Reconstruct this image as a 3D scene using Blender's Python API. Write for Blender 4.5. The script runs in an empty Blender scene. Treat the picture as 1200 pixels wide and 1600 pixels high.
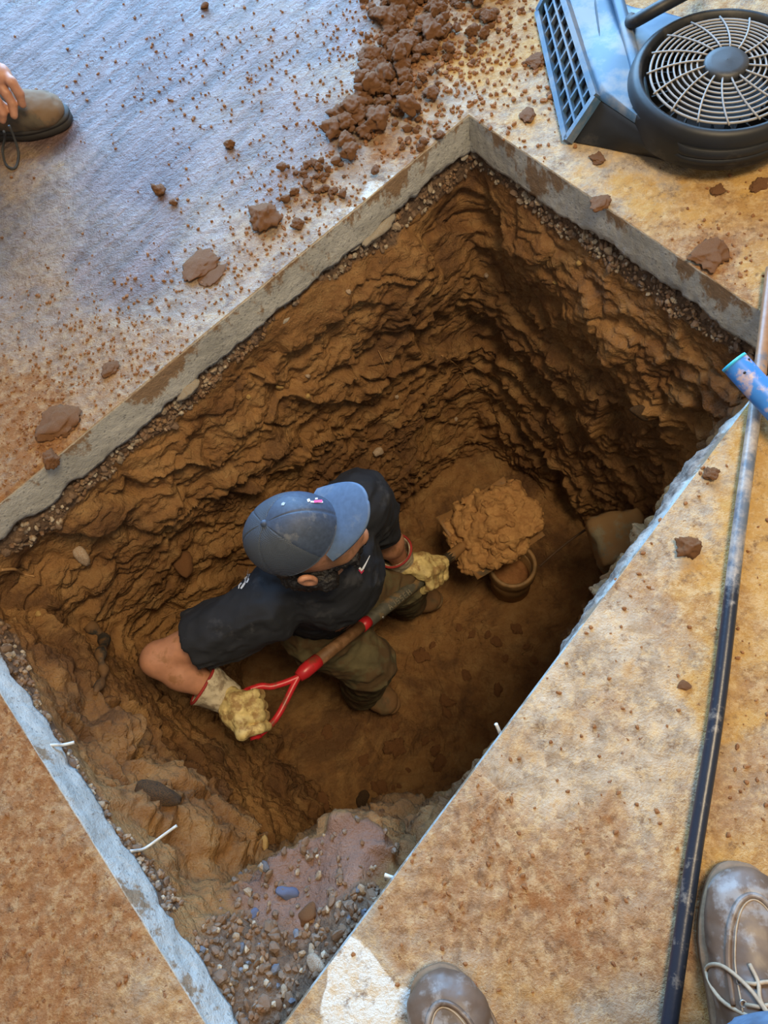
import bpy, bmesh, math, random
import numpy as np
from mathutils import Vector, Matrix

random.seed(7)
RNG = np.random.RandomState(11)
S = bpy.context.scene
COL = S.collection

# ------------------------------------------------------------------ camera
CAM_H = 1.25            # metres above the slab, the phone held out over the hole
FOC = 1150.0            # focal length in pixels of the 1200x1600 frame
_n = np.array([781 - 600, -(1236 - 800), -FOC]); _n /= np.linalg.norm(_n)
_t = np.array([0, 0, -1.0]); _v = np.cross(_n, _t); _c = float(_n @ _t)
_K = np.array([[0, -_v[2], _v[1]], [_v[2], 0, -_v[0]], [-_v[1], _v[0], 0]])
ROT = np.eye(3) + _K + _K @ _K / (1 + _c)
CAMP = np.array([0, 0, CAM_H])


def U(px, py, z=0.0):
    """point at height z that the photograph shows at pixel px, py"""
    d = ROT @ np.array([px - 600, -(py - 800), -FOC], float)
    return CAMP + d * ((z - CAM_H) / d[2])


def V(px, py, z=0.0):
    return Vector(U(px, py, z))


cam_data = bpy.data.cameras.new('camera')
cam_data.sensor_fit = 'VERTICAL'; cam_data.sensor_height = 36.0
cam_data.lens = 36.0 * FOC / 1600.0
cam_data.clip_start = 0.02
cam = bpy.data.objects.new('camera', cam_data); COL.objects.link(cam)
cam.matrix_world = Matrix(ROT.tolist()).to_4x4()
cam.location = CAMP
S.camera = cam

# ------------------------------------------------------------------ light and exposure
S.view_settings.view_transform = 'Standard'; S.view_settings.look = 'None'
S.view_settings.exposure = 0.30; S.view_settings.gamma = 1.0
S.view_settings.use_curve_mapping = False
W = bpy.data.worlds.new('room_light'); S.world = W; W.use_nodes = True
W.node_tree.nodes['Background'].inputs[0].default_value = (1.0, 0.90, 0.78, 1)
W.node_tree.nodes['Background'].inputs[1].default_value = 0.34


def area(name, loc, target, sx, sy, watts, color):
    L = bpy.data.lights.new(name, 'AREA'); L.shape = 'RECTANGLE'; L.size = sx; L.size_y = sy
    L.energy = watts; L.color = color
    o = bpy.data.objects.new(name, L); COL.objects.link(o)
    o.location = loc
    o.rotation_euler = (Vector(target) - Vector(loc)).to_track_quat('-Z', 'Y').to_euler()
    return o


area('open_doorway_daylight', (-1.2, 4.6, 1.75), (-0.5, 0.6, 0.1), 5.0, 3.0, 640, (0.27, 0.58, 1.0))
area('ceiling_lamp', (0.75, 0.25, 3.0), (-0.2, 0.6, -0.6), 1.0, 0.8, 76, (1.0, 0.78, 0.48))

# ------------------------------------------------------------------ noise in numpy


def _hash3(ix, iy, iz, seed):
    h = (ix.astype(np.int64) * 374761393 + iy.astype(np.int64) * 668265263 + iz.astype(np.int64) * 2147483647 + seed * 1274126177) & 0xffffffff
    h = ((h ^ (h >> 13)) * 1274126177) & 0xffffffff
    h = ((h ^ (h >> 16)) * 2246822519) & 0xffffffff
    h = h ^ (h >> 13)
    return (h & 0xffffff).astype(np.float64) / float(0xffffff)


def vnoise(P, seed=0):
    """smooth value noise, -1..1"""
    P = np.asarray(P, float); I = np.floor(P).astype(np.int64); f = P - I
    u = f * f * f * (f * (f * 6 - 15) + 10)
    r = 0
    for dx in (0, 1):
        for dy in (0, 1):
            for dz in (0, 1):
                w = (u[..., 0] if dx else 1 - u[..., 0]) * (u[..., 1] if dy else 1 - u[..., 1]) * (u[..., 2] if dz else 1 - u[..., 2])
                r = r + w * _hash3(I[..., 0] + dx, I[..., 1] + dy, I[..., 2] + dz, seed)
    return r * 2 - 1


def fbm(P, octaves=4, seed=0, lac=2.03, gain=0.5):
    a = 1.0; r = 0; P = np.asarray(P, float)
    for k in range(octaves):
        r = r + a * vnoise(P, seed + k * 17); P = P * lac + 3.7; a *= gain
    return r


def ridged(P, octaves=4, seed=0):
    a = 1.0; r = 0; P = np.asarray(P, float)
    for k in range(octaves):
        r = r + a * (1 - 2 * np.abs(vnoise(P, seed + k * 13))); P = P * 2.1 + 1.3; a *= 0.5
    return r


def cells(P, seed=0):
    """Worley noise: distance to the nearest and second nearest point, and a value per cell"""
    P = np.asarray(P, float); I = np.floor(P).astype(np.int64)
    f1 = np.full(P.shape[:-1], 9.0); f2 = f1.copy(); cv = np.zeros_like(f1)
    for dx in (-1, 0, 1):
        for dy in (-1, 0, 1):
            for dz in (-1, 0, 1):
                jx, jy, jz = I[..., 0] + dx, I[..., 1] + dy, I[..., 2] + dz
                qx = jx + _hash3(jx, jy, jz, seed); qy = jy + _hash3(jx, jy, jz, seed + 5); qz = jz + _hash3(jx, jy, jz, seed + 9)
                d = np.sqrt((P[..., 0] - qx) ** 2 + (P[..., 1] - qy) ** 2 + (P[..., 2] - qz) ** 2)
                m = d < f1
                f2 = np.where(m, f1, np.minimum(f2, d)); cv = np.where(m, _hash3(jx, jy, jz, seed + 21), cv); f1 = np.where(m, d, f1)
    return f1, f2, cv


def sstep(a, b, x):
    t = np.clip((x - a) / (b - a), 0, 1); return t * t * (3 - 2 * t)


# ------------------------------------------------------------------ object helpers


def obj(name, me, mat=None, parent=None):
    o = bpy.data.objects.new(name, me); COL.objects.link(o)
    if mat is not None:
        if len(me.materials) == 0: me.materials.append(mat)
    if parent is not None: o.parent = parent
    return o


def tag(o, label=None, cat=None, group=None, kind=None):
    if label: o['label'] = label
    if cat: o['category'] = cat
    if group: o['group'] = group
    if kind: o['kind'] = kind
    return o


def thing(name, label, cat, loc=(0, 0, 0), group=None):
    o = bpy.data.objects.new(name, None); COL.objects.link(o); o.location = loc; o.empty_display_size = 0.05
    return tag(o, label, cat, group)


def child_world(o, parent):
    """parent keeping o's world place (parents here are only translated)"""
    o.parent = parent
    o.location = Vector(o.location) - Vector(parent.location)
    return o


def mesh_np(name, verts, quads, smooth=True):
    me = bpy.data.meshes.new(name)
    verts = np.asarray(verts, np.float32).reshape(-1, 3); quads = np.asarray(quads, np.int32)
    n = quads.shape[1]
    me.vertices.add(len(verts)); me.vertices.foreach_set('co', verts.ravel())
    me.loops.add(quads.size); me.loops.foreach_set('vertex_index', quads.ravel())
    me.polygons.add(len(quads)); me.polygons.foreach_set('loop_start', np.arange(len(quads), dtype=np.int32) * n)
    me.polygons.foreach_set('loop_total', np.full(len(quads), n, np.int32))
    me.update(calc_edges=True)
    me.polygons.foreach_set('use_smooth', np.full(len(quads), smooth, bool))
    me.update()
    return me


def grid_quads(nu, nv, closed_u=False, flip=False):
    i = np.arange(nu if closed_u else nu - 1); j = np.arange(nv - 1)
    I, J = np.meshgrid(i, j, indexing='ij'); I2 = (I + 1) % nu
    q = np.stack([I * nv + J, I2 * nv + J, I2 * nv + J + 1, I * nv + J + 1], -1).reshape(-1, 4)
    return q[:, ::-1] if flip else q


def bm_mesh(name, bm, smooth=True):
    me = bpy.data.meshes.new(name); bm.normal_update(); bm.to_mesh(me); bm.free()
    me.polygons.foreach_set('use_smooth', np.full(len(me.polygons), smooth, bool)); me.update()
    return me


def tube(name, pts, rad, sides=12, caps=True, squash=1.0):
    """round bar along pts (resampled already); rad is a number or a list"""
    pts = [Vector(p) for p in pts]; n = len(pts)
    rads = [rad] * n if isinstance(rad, (int, float)) else list(rad)
    verts = []; faces = []
    up = Vector((0, 0, 1)); prev = None
    for k, p in enumerate(pts):
        d = (pts[min(k + 1, n - 1)] - pts[max(k - 1, 0)]).normalized()
        if prev is None:
            a = d.cross(up)
            if a.length < 0.1: a = d.cross(Vector((1, 0, 0)))
            a.normalize()
        else:
            a = (prev - d * prev.dot(d)).normalized()
        prev = a; b = d.cross(a)
        for s in range(sides):
            t = 2 * math.pi * s / sides
            verts.append(p + a * math.cos(t) * rads[k] + b * math.sin(t) * rads[k] * squash)
    for k in range(n - 1):
        for s in range(sides):
            s2 = (s + 1) % sides
            faces.append((k * sides + s, k * sides + s2, (k + 1) * sides + s2, (k + 1) * sides + s))
    if caps:
        faces.append(tuple(range(sides))[::-1]); faces.append(tuple((n - 1) * sides + s for s in range(sides)))
    me = bpy.data.meshes.new(name); me.from_pydata([tuple(v) for v in verts], [], faces)
    me.polygons.foreach_set('use_smooth', np.array([len(p.vertices) == 4 for p in me.polygons], bool)); me.update()
    return me


def spline(pts, n):
    """Catmull-Rom through pts, n samples"""
    P = np.array([list(p) for p in pts], float); m = len(P)
    Q = np.vstack([2 * P[0] - P[1], P, 2 * P[-1] - P[-2]])
    out = []
    for t in np.linspace(0, m - 1 - 1e-9, n):
        i = int(t); f = t - i; a, b, c, d = Q[i], Q[i + 1], Q[i + 2], Q[i + 3]
        out.append(0.5 * (2 * b + (c - a) * f + (2 * a - 5 * b + 4 * c - d) * f * f + (3 * b - a - 3 * c + d) * f ** 3))
    return np.array(out)


# ---- implicit bodies: smooth union of tapered limbs, meshed with surface nets


def sd_limb(P, a, b, ra, rb, sq=None):
    a = np.array(a, float); b = np.array(b, float); ba = b - a
    h = np.clip(((P - a) @ ba) / max(ba @ ba, 1e-12), 0, 1)
    d = P - a - h[..., None] * ba
    if sq is not None:      # sq = (axis, factor): flatten across that axis
        ax = np.array(sq[0], float); ax /= np.linalg.norm(ax)
        comp = d @ ax; d = d + (comp * (1 / sq[1] - 1))[..., None] * ax
        dist = np.sqrt((d ** 2).sum(-1)) - (ra + (rb - ra) * h)
        return dist * min(1.0, sq[1] * 1.25)
    return np.sqrt((d ** 2).sum(-1)) - (ra + (rb - ra) * h)


def sd_ball(P, c, r, M=None):
    """ellipsoid with radii r in the frame M (columns are the axes)"""
    d = P - np.array(c, float)
    if M is not None: d = d @ np.array(M, float)
    r = np.array([r] * 3 if isinstance(r, (int, float)) else r, float)
    q = np.sqrt(((d / r) ** 2).sum(-1)); g = np.sqrt(((d / r ** 2) ** 2).sum(-1)) + 1e-9
    return q * (q - 1) / g


def smin(a, b, k):
    h = np.clip(0.5 + 0.5 * (b - a) / k, 0, 1)
    return b * (1 - h) + a * h - k * h * (1 - h)


def sd_cut(P, a, b, ra, rb):
    """tapered limb with flat ends"""
    a = np.array(a, float); b = np.array(b, float); ba = b - a; L = math.sqrt(ba @ ba)
    t = ((P - a) @ ba) / L; h = np.clip(t / L, 0, 1)
    d = P - a - (t / L)[..., None] * ba
    return np.maximum(np.sqrt((d ** 2).sum(-1)) - (ra + (rb - ra) * h), np.maximum(-t, t - L))


def implicit(name, prims, cell, k=0.02, wrinkle=None, pad=0.02):
    """prims: ('limb', a, b, ra, rb[, (axis, factor)]), ('cut', ...), ('ball', c, r[, frame]); a leading '+'/'-' and k may come first"""
    full = []
    for pr in prims:
        op, kk = '+', k
        if pr[0] in ('+', '-'): op = pr[0]; kk = k if pr[1] is None else pr[1]; pr = pr[2:]
        if pr[0] == 'ball':
            c = np.array(pr[1], float); r = np.max(pr[2]); bl, bh = c - r, c + r
        else:
            a, b = np.array(pr[1], float), np.array(pr[2], float); r = max(pr[3], pr[4]); bl, bh = np.minimum(a, b) - r, np.maximum(a, b) + r
        full.append((op, kk, pr, bl, bh))
    lo = np.min([f[3] for f in full if f[0] == '+'], 0) - pad; hi = np.max([f[4] for f in full if f[0] == '+'], 0) + pad
    n = np.ceil((hi - lo) / cell).astype(int) + 1
    ax = [lo[i] + np.arange(n[i]) * cell for i in range(3)]
    F = np.full(n, 0.25, np.float64)
    for op, kk, pr, bl, bh in full:
        m = kk + 3 * cell + 0.004
        i0 = np.clip(np.floor((bl - m - lo) / cell).astype(int), 0, n); i1 = np.clip(np.ceil((bh + m - lo) / cell).astype(int) + 1, 0, n)
        if (i1 <= i0).any(): continue
        sl = tuple(slice(i0[q], i1[q]) for q in range(3))
        P = np.stack(np.meshgrid(ax[0][sl[0]], ax[1][sl[1]], ax[2][sl[2]], indexing='ij'), -1)
        d = sd_ball(P, *pr[1:]) if pr[0] == 'ball' else (sd_cut if pr[0] == 'cut' else sd_limb)(P, *pr[1:])
        if op == '+': F[sl] = smin(F[sl], d, kk)
        else: F[sl] = -smin(-F[sl], d, kk)
    if wrinkle is not None:
        q = np.argwhere(np.abs(F) < 0.03); F[q[:, 0], q[:, 1], q[:, 2]] += wrinkle(lo + q * cell)
    neg = F < 0
    c = neg[:-1, :-1, :-1].astype(np.int8)
    cnt = np.zeros(c.shape, np.int8)
    for dx in (0, 1):
        for dy in (0, 1):
            for dz in (0, 1):
                cnt += neg[dx:n[0] - 1 + dx, dy:n[1] - 1 + dy, dz:n[2] - 1 + dz]
    act = (cnt > 0) & (cnt < 8)
    idx = -np.ones(c.shape, np.int64); ids = np.argwhere(act); idx[act] = np.arange(len(ids))
    acc = np.zeros((len(ids), 3)); num = np.zeros(len(ids))
    corners = [(x, y, z) for x in (0, 1) for y in (0, 1) for z in (0, 1)]
    for A in corners:
        for ax_ in range(3):
            if A[ax_] == 1: continue
            B = list(A); B[ax_] = 1
            fa = F[ids[:, 0] + A[0], ids[:, 1] + A[1], ids[:, 2] + A[2]]; fb = F[ids[:, 0] + B[0], ids[:, 1] + B[1], ids[:, 2] + B[2]]
            m = (fa < 0) != (fb < 0)
            t = np.where(m, fa / np.where(m, fa - fb, 1), 0)
            pt = ids + np.array(A, float); pt[:, ax_] += t
            acc += np.where(m[:, None], pt, 0); num += m
    verts = lo + acc / num[:, None] * cell
    quads = []
    for ax_ in range(3):
        s0 = [slice(None)] * 3; s1 = [slice(None)] * 3; s0[ax_] = slice(0, -1); s1[ax_] = slice(1, None)
        a = neg[tuple(s0)]; b = neg[tuple(s1)]
        o1, o2 = [(1, 2), (2, 0), (0, 1)][ax_]
        for e, flip in ((a & ~b, False), (~a & b, True)):
            q = np.argwhere(e)
            ok = (q[:, o1] > 0) & (q[:, o2] > 0) & (q[:, o1] < n[o1] - 1) & (q[:, o2] < n[o2] - 1)
            q = q[ok]
            def cid(d1, d2):
                r = q.copy(); r[:, o1] += d1; r[:, o2] += d2; return idx[r[:, 0], r[:, 1], r[:, 2]]
            qq = np.stack([cid(-1, -1), cid(0, -1), cid(0, 0), cid(-1, 0)], -1)
            quads.append(qq[:, ::-1] if flip else qq)
    quads = np.vstack(quads); quads = quads[(quads >= 0).all(1)]
    return mesh_np(name, verts, quads)


# ------------------------------------------------------------------ materials


class NT:
    def __init__(self, name):
        self.m = bpy.data.materials.new(name); self.m.use_nodes = True
        self.t = self.m.node_tree; self.b = self.t.nodes['Principled BSDF']
        self.co = self.t.nodes.new('ShaderNodeTexCoord')

    def n(self, typ, **kw):
        x = self.t.nodes.new(typ)
        for k, v in kw.items(): setattr(x, k, v)
        return x

    def l(self, a, b): self.t.links.new(a, b)

    def vec(self, scale=(1, 1, 1), rot=(0, 0, 0), out='Object'):
        mp = self.n('ShaderNodeMapping'); mp.inputs['Scale'].default_value = scale; mp.inputs['Rotation'].default_value = rot
        self.l(self.co.outputs[out], mp.inputs[0]); return mp.outputs[0]

    def noise(self, scale, detail=4, rough=0.55, vec=None, dist=0.0):
        x = self.n('ShaderNodeTexNoise'); x.inputs['Scale'].default_value = scale; x.inputs['Detail'].default_value = detail
        x.inputs['Roughness'].default_value = rough; x.inputs['Distortion'].default_value = dist
        self.l(vec if vec is not None else self.co.outputs['Object'], x.inputs['Vector']); return x.outputs[0]

    def voro(self, scale, vec=None, feature='F1', rnd=1.0):
        x = self.n('ShaderNodeTexVoronoi', feature=feature); x.inputs['Scale'].default_value = scale
        x.inputs['Randomness'].default_value = rnd
        self.l(vec if vec is not None else self.co.outputs['Object'], x.inputs['Vector']); return x

    def ramp(self, fac, stops):
        r = self.n('ShaderNodeValToRGB'); e = r.color_ramp.elements
        while len(e) < len(stops): e.new(0.5)
        for k, (p, c) in enumerate(stops):
            e[k].position = p; e[k].color = (c, c, c, 1) if isinstance(c, (int, float)) else (*c, 1)
        self.l(fac, r.inputs[0]); return r.outputs[0]

    def math(self, op, a, b=None, clamp=False):
        x = self.n('ShaderNodeMath', operation=op, use_clamp=clamp)
        for k, v in enumerate((a, b)):
            if v is None: continue
            if isinstance(v, (int, float)): x.inputs[k].default_value = v
            else: self.l(v, x.inputs[k])
        return x.outputs[0]

    def mix(self, fac, a, b, mode='MIX'):
        x = self.n('ShaderNodeMix', data_type='RGBA', blend_type=mode)
        for k, v in ((0, fac), (6, a), (7, b)):
            if isinstance(v, (int, float)): x.inputs[k].default_value = v
            elif isinstance(v, tuple): x.inputs[k].default_value = (*v, 1)
            else: self.l(v, x.inputs[k])
        return x.outputs[2]

    def attr(self, name, ch=None):
        a = self.n('ShaderNodeAttribute'); a.attribute_name = name
        if ch is None: return a.outputs['Fac']
        s = self.n('ShaderNodeSeparateColor'); self.l(a.outputs['Color'], s.inputs[0]); return s.outputs[ch]

    def bump(self, h, strength=0.5, dist=0.01, prev=None):
        x = self.n('ShaderNodeBump'); x.inputs['Strength'].default_value = strength; x.inputs['Distance'].default_value = dist
        self.l(h, x.inputs['Height'])
        if prev is not None: self.l(prev, x.inputs['Normal'])
        return x.outputs[0]

    def done(self, color=None, rough=None, normal=None, **kw):
        for key, v in (('Base Color', color), ('Roughness', rough), ('Normal', normal)):
            if v is None: continue
            if isinstance(v, (int, float)): self.b.inputs[key].default_value = v
            elif isinstance(v, tuple): self.b.inputs[key].default_value = (*v, 1)
            else: self.l(v, self.b.inputs[key])
        for k, v in kw.items():
            self.b.inputs[k.replace('_', ' ')].default_value = v
        return self.m


def simple(name, color, rough=0.6, var=0.25, scale=30, bump=0.3, bdist=0.002, dirt=None, dirt_amt=0.4, dirt_scale=14, **kw):
    """one colour with mottling, a fine relief and, if asked, soil smears"""
    t = NT(name); nz = t.noise(scale, 4)
    c = t.mix(t.ramp(nz, [(0.3, 0.0), (0.7, 1.0)]), tuple(x * (1 - var) for x in color), tuple(min(1, x * (1 + var)) for x in color))
    h = nz
    if dirt is not None:
        d = t.ramp(t.noise(dirt_scale, 6, 0.65), [(0.62 - 0.4 * dirt_amt, 0.0), (0.72 - 0.4 * dirt_amt, 1.0)])
        c = t.mix(t.math('MULTIPLY', d, 0.85), c, dirt)
    return t.done(c, rough, t.bump(h, bump, bdist), **kw)


CLAY = (0.30, 0.135, 0.040)
# ------------------------------------------------------------------ setting: slab, pit
# corners of the sawn opening, from the photograph, on the slab's top
CA, CB, CD, CC = (np.array(q) for q in ((-0.029, 1.429), (0.566, 0.797), (-0.383, -0.407), (-1.118, 0.383)))
QUAD = [CA, CB, CD, CC]           # clockwise seen from above
THICK = 0.108
CEN = np.array([-0.27, 0.55])


def floor_material():
    t = NT('muddy_concrete_floor')
    mud = t.attr('soil', 0); wet = t.attr('soil', 1); och = t.attr('soil', 2); side = t.attr('side')
    rv_ = t.n('ShaderNodeVectorRotate', rotation_type='Z_AXIS'); rv_.inputs['Angle'].default_value = math.radians(-50); t.l(t.co.outputs['Object'], rv_.inputs['Vector'])
    sm1 = t.n('ShaderNodeMapping'); sm1.inputs['Scale'].default_value = (0.20, 1.0, 1.0); t.l(rv_.outputs[0], sm1.inputs[0]); sv = sm1.outputs[0]
    streak = t.noise(26, 5, 0.6, sv)
    n1 = t.noise(5.5, 8, 0.66, dist=0.3); n2 = t.noise(17, 7, 0.7); n3 = t.noise(70, 5, 0.7); n4 = t.noise(3.1, 5, 0.6)
    grain = t.noise(260, 3, 0.7)
    # bare concrete
    conc = t.mix(t.ramp(n2, [(0.35, 0.0), (0.65, 1.0)]), (0.24, 0.175, 0.115), (0.56, 0.455, 0.33))
    wetc = t.mix(t.ramp(streak, [(0.38, 0.0), (0.62, 1.0)]), (0.095, 0.048, 0.040), (0.25, 0.155, 0.135))
    conc = t.mix(wet, conc, wetc)
    # thin film of ochre dust
    fo = t.ramp(t.math('ADD', och, t.math('MULTIPLY', t.math('SUBTRACT', n2, 0.5), 1.7)), [(0.30, 0.0), (0.62, 1.0)])
    c = t.mix(fo, conc, t.mix(n3, (0.36, 0.185, 0.045), (0.58, 0.37, 0.12)))
    # brown mud in two weights
    nm = t.math('ADD', t.math('ADD', t.math('MULTIPLY', n1, 0.45), t.math('MULTIPLY', n2, 0.30)), t.math('MULTIPLY', n4, 0.25))
    fm = t.math('ADD', mud, t.math('MULTIPLY', t.math('SUBTRACT', nm, 0.5), 2.9))
    thin = t.ramp(fm, [(0.28, 0.0), (0.62, 1.0)])
    mudc = t.mix(t.ramp(n3, [(0.3, 0.0), (0.7, 1.0)]), (0.19, 0.095, 0.040), (0.40, 0.235, 0.115))
    c = t.mix(t.math('MULTIPLY', thin, t.math('SUBTRACT', 0.92, t.math('MULTIPLY', wet, 0.5))), c, mudc)
    thick = t.ramp(fm, [(0.74, 0.0), (0.88, 1.0)])
    c = t.mix(t.math('MULTIPLY', thick, 0.85), c, t.mix(n3, (0.17, 0.066, 0.02), (0.36, 0.165, 0.06)))
    pale = t.math('MULTIPLY', mud, -2.2, True); pale = t.ramp(t.math('ADD', pale, t.math('MULTIPLY', t.math('SUBTRACT', n2, 0.5), 1.6)), [(0.35, 0.0), (0.55, 0.9)])
    c = t.mix(pale, c, (0.70, 0.72, 0.70))
    # splashed specks
    sp = t.math('ADD', t.noise(75, 3, 0.6), t.math('MULTIPLY', mud, 0.10))
    spf = t.ramp(sp, [(0.71, 0.0), (0.76, 0.8)])
    fl = t.ramp(t.math('ADD', t.noise(48, 8, 0.78), t.math('MULTIPLY', n1, 0.25)), [(0.61, 0.0), (0.72, 0.65)])
    c = t.mix(t.math('MULTIPLY', t.math('MULTIPLY', fl, t.math('SUBTRACT', 1.0, t.math('MULTIPLY', mud, 0.5, True))), t.math('SUBTRACT', 1.0, wet)), c, (0.60, 0.44, 0.24))
    dk = t.ramp(t.noise(36, 8, 0.75), [(0.32, 0.85), (0.46, 0.0)])
    c = t.mix(dk, c, (0.13, 0.065, 0.03))
    c = t.mix(spf, c, (0.20, 0.075, 0.025))
    # the sawn face
    face = t.mix(t.ramp(t.noise(9, 6, 0.6), [(0.35, 0.0), (0.65, 1.0)]), (0.42, 0.41, 0.375), (0.60, 0.59, 0.55))
    ag = t.voro(75); face = t.mix(t.ramp(ag.outputs['Distance'], [(0.16, 0.55), (0.24, 0.0)]), face, (0.17, 0.17, 0.165))
    drip = t.ramp(t.math('ADD', t.noise(8, 6, 0.7, t.vec((1, 1, 0.55))), t.math('MULTIPLY', t.attr('side_top'), 0.16)), [(0.62, 0.0), (0.67, 1.0)])
    face = t.mix(t.math('MULTIPLY', drip, 0.85), face, (0.27, 0.145, 0.055))
    rb_ = t.attr('rubble'); face = t.mix(rb_, face, t.mix(t.ramp(n3, [(0.35, 0.0), (0.65, 1.0)]), (0.10, 0.07, 0.055), (0.34, 0.27, 0.22)))
    c = t.mix(side, c, face)
    rough = t.math('SUBTRACT', 0.80, t.math('MULTIPLY', t.math('MULTIPLY', t.math('MULTIPLY', wet, t.ramp(t.math('ADD', n4, t.math('MULTIPLY', t.math('SUBTRACT', streak, 0.5), 0.35)), [(0.36, 0.55), (0.60, 1.0)])), t.math('SUBTRACT', 1.0, side)), 0.60))
    rough = t.math('ADD', rough, t.math('MULTIPLY', thick, 0.25), clamp=True)
    h = t.math('ADD', t.math('MULTIPLY', thin, 0.35), t.math('MULTIPLY', thick, 0.6))
    h = t.math('MULTIPLY', t.math('ADD', h, spf), t.math('SUBTRACT', 1.0, side))
    b = t.bump(h, 0.6, 0.003)
    b = t.bump(t.math('ADD', n3, t.math('MULTIPLY', grain, 0.5)), 0.85, 0.005, b)
    b = t.bump(t.math('MULTIPLY', t.math('ADD', streak, t.math('MULTIPLY', n3, 0.5)), wet), 1.0, 0.011, b)
    return t.done(c, rough, b)


# soil, wet and ochre amounts where the photograph shows them (pixel x, pixel y, mud, wet, ochre)
PTS = [(50, 50, .25, 1, 0), (180, 40, .1, 1, 0), (250, 120, .2, 1, 0), (420, 60, .5, .9, 0), (420, 150, .4, .8, 0), (540, 40, .2, .9, .1), (568, 130, 0, .5, 0), (560, 200, .1, .6, 0),
       (640, 40, 1, 0, .4), (620, 200, .95, 0, .2), (640, 130, 1, 0, .3), (760, 110, .35, 0, .9), (700, 90, .6, 0, .8), (810, 50, .5, 0, .9), (700, 170, .3, .1, .2), (650, 190, .5, .2, .1), (780, 160, .2, 0, .5),
       (850, 230, .2, 0, .3), (900, 290, .2, 0, .4), (840, 140, .3, 0, .3), (980, 290, .3, 0, .75), (1100, 330, .3, 0, 1), (1150, 420, .35, 0, .9), (1110, 400, .9, 0, .6), (1000, 240, .25, 0, .3), (950, 340, .5, 0, .5),
       (120, 180, .1, 1, 0), (60, 280, .55, .5, .2), (30, 330, .4, .6, .1), (250, 250, 0, 1, 0), (220, 300, 0, 1, 0), (350, 250, .15, .8, 0), (330, 380, .2, .6, 0), (480, 200, .15, .8, 0), (150, 380, .2, .8, 0),
       (50, 480, .5, .5, 0), (200, 530, .65, .35, 0), (130, 550, .6, .3, .1), (300, 450, .35, .4, 0), (60, 660, .95, .05, .5), (160, 640, .6, .1, .3), (30, 740, .9, 0, .4), (220, 590, .5, .2, .1), (400, 390, .5, .3, .1), (520, 300, .7, .2, .2), (460, 340, .3, .3, 0),
       (430, 250, .1, .8, 0), (30, 1200, .85, 0, .5), (100, 1350, .9, 0, .4), (50, 1500, 1.0, 0, .2), (200, 1450, .8, 0, .4), (270, 1560, .6, 0, .4), (150, 1290, .5, 0, .6),
       (1110, 760, .25, 0, .3), (1050, 850, .3, 0, .2), (1000, 940, .5, 0, .2), (900, 1050, .2, 0, 0), (960, 1080, .35, 0, .3), (870, 1130, .5, 0, .4), (960, 1180, .4, 0, .1), (950, 1290, .7, 0, .2), (800, 1250, .7, 0, .2), (870, 1230, .4, 0, .2),
       (700, 1400, .8, 0, .1), (900, 1400, .75, 0, .1), (600, 1440, .7, 0, .3), (545, 1535, -.9, 0, 0), (570, 1500, -.8, 0, 0), (530, 1570, -.7, 0, 0), (585, 1530, -.3, 0, 0), (1000, 1270, .1, 0, 0), (890, 1225, .0, 0, 0), (1065, 1120, .1, 0, .2), (880, 1010, -.1, 0, 0), (240, 400, .1, .9, 0), (480, 430, -.1, .4, 0), (330, 540, .0, .3, 0), (560, 330, -.2, .3, 0), (620, 280, -.3, .2, .1), (440, 300, -.1, .8, 0), (820, 1500, .6, 0, .7), (920, 1560, .5, 0, .3), (1010, 1450, .6, 0, .3), (1160, 900, .3, 0, 1), (1150, 1080, .5, 0, .8), (1185, 1200, .55, 0, .3),
       (1110, 1350, .4, 0, 1), (1100, 1500, .4, 0, .9), (1195, 750, .2, 0, 1), (470, 1580, .6, 0, .5), (760, 1580, .6, 0, .3), (600, 1380, .5, 0, .3)]
_c = np.array([[*U(p[0], p[1])[:2], *p[2:]] for p in PTS])


def soil_at(X, Y):
    out = np.zeros(X.shape + (3,)); ws = np.zeros(X.shape)
    n = fbm(np.stack([X * 5, Y * 5, X * 0], -1), 3, 5) * 0.05; m = fbm(np.stack([X * 5, Y * 5, X * 0 + 9], -1), 3, 8) * 0.05
    for r in _c:
        w = 1.0 / (((X + n - r[0]) ** 2 + (Y + m - r[1]) ** 2) + 0.0008) ** 2
        ws += w; out += w[..., None] * r[2:]
    return out / ws[..., None]


def slab_top_z(X, Y, mud):
    P = np.stack([X, Y, X * 0], -1)
    lump = fbm(P * 9, 4, 40); fine = fbm(P * 45, 3, 50)
    return np.clip(mud, 0, 1) * (0.0035 * (lump + 0.5) + 0.0018 * fine) + 0.0007 * fine


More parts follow.
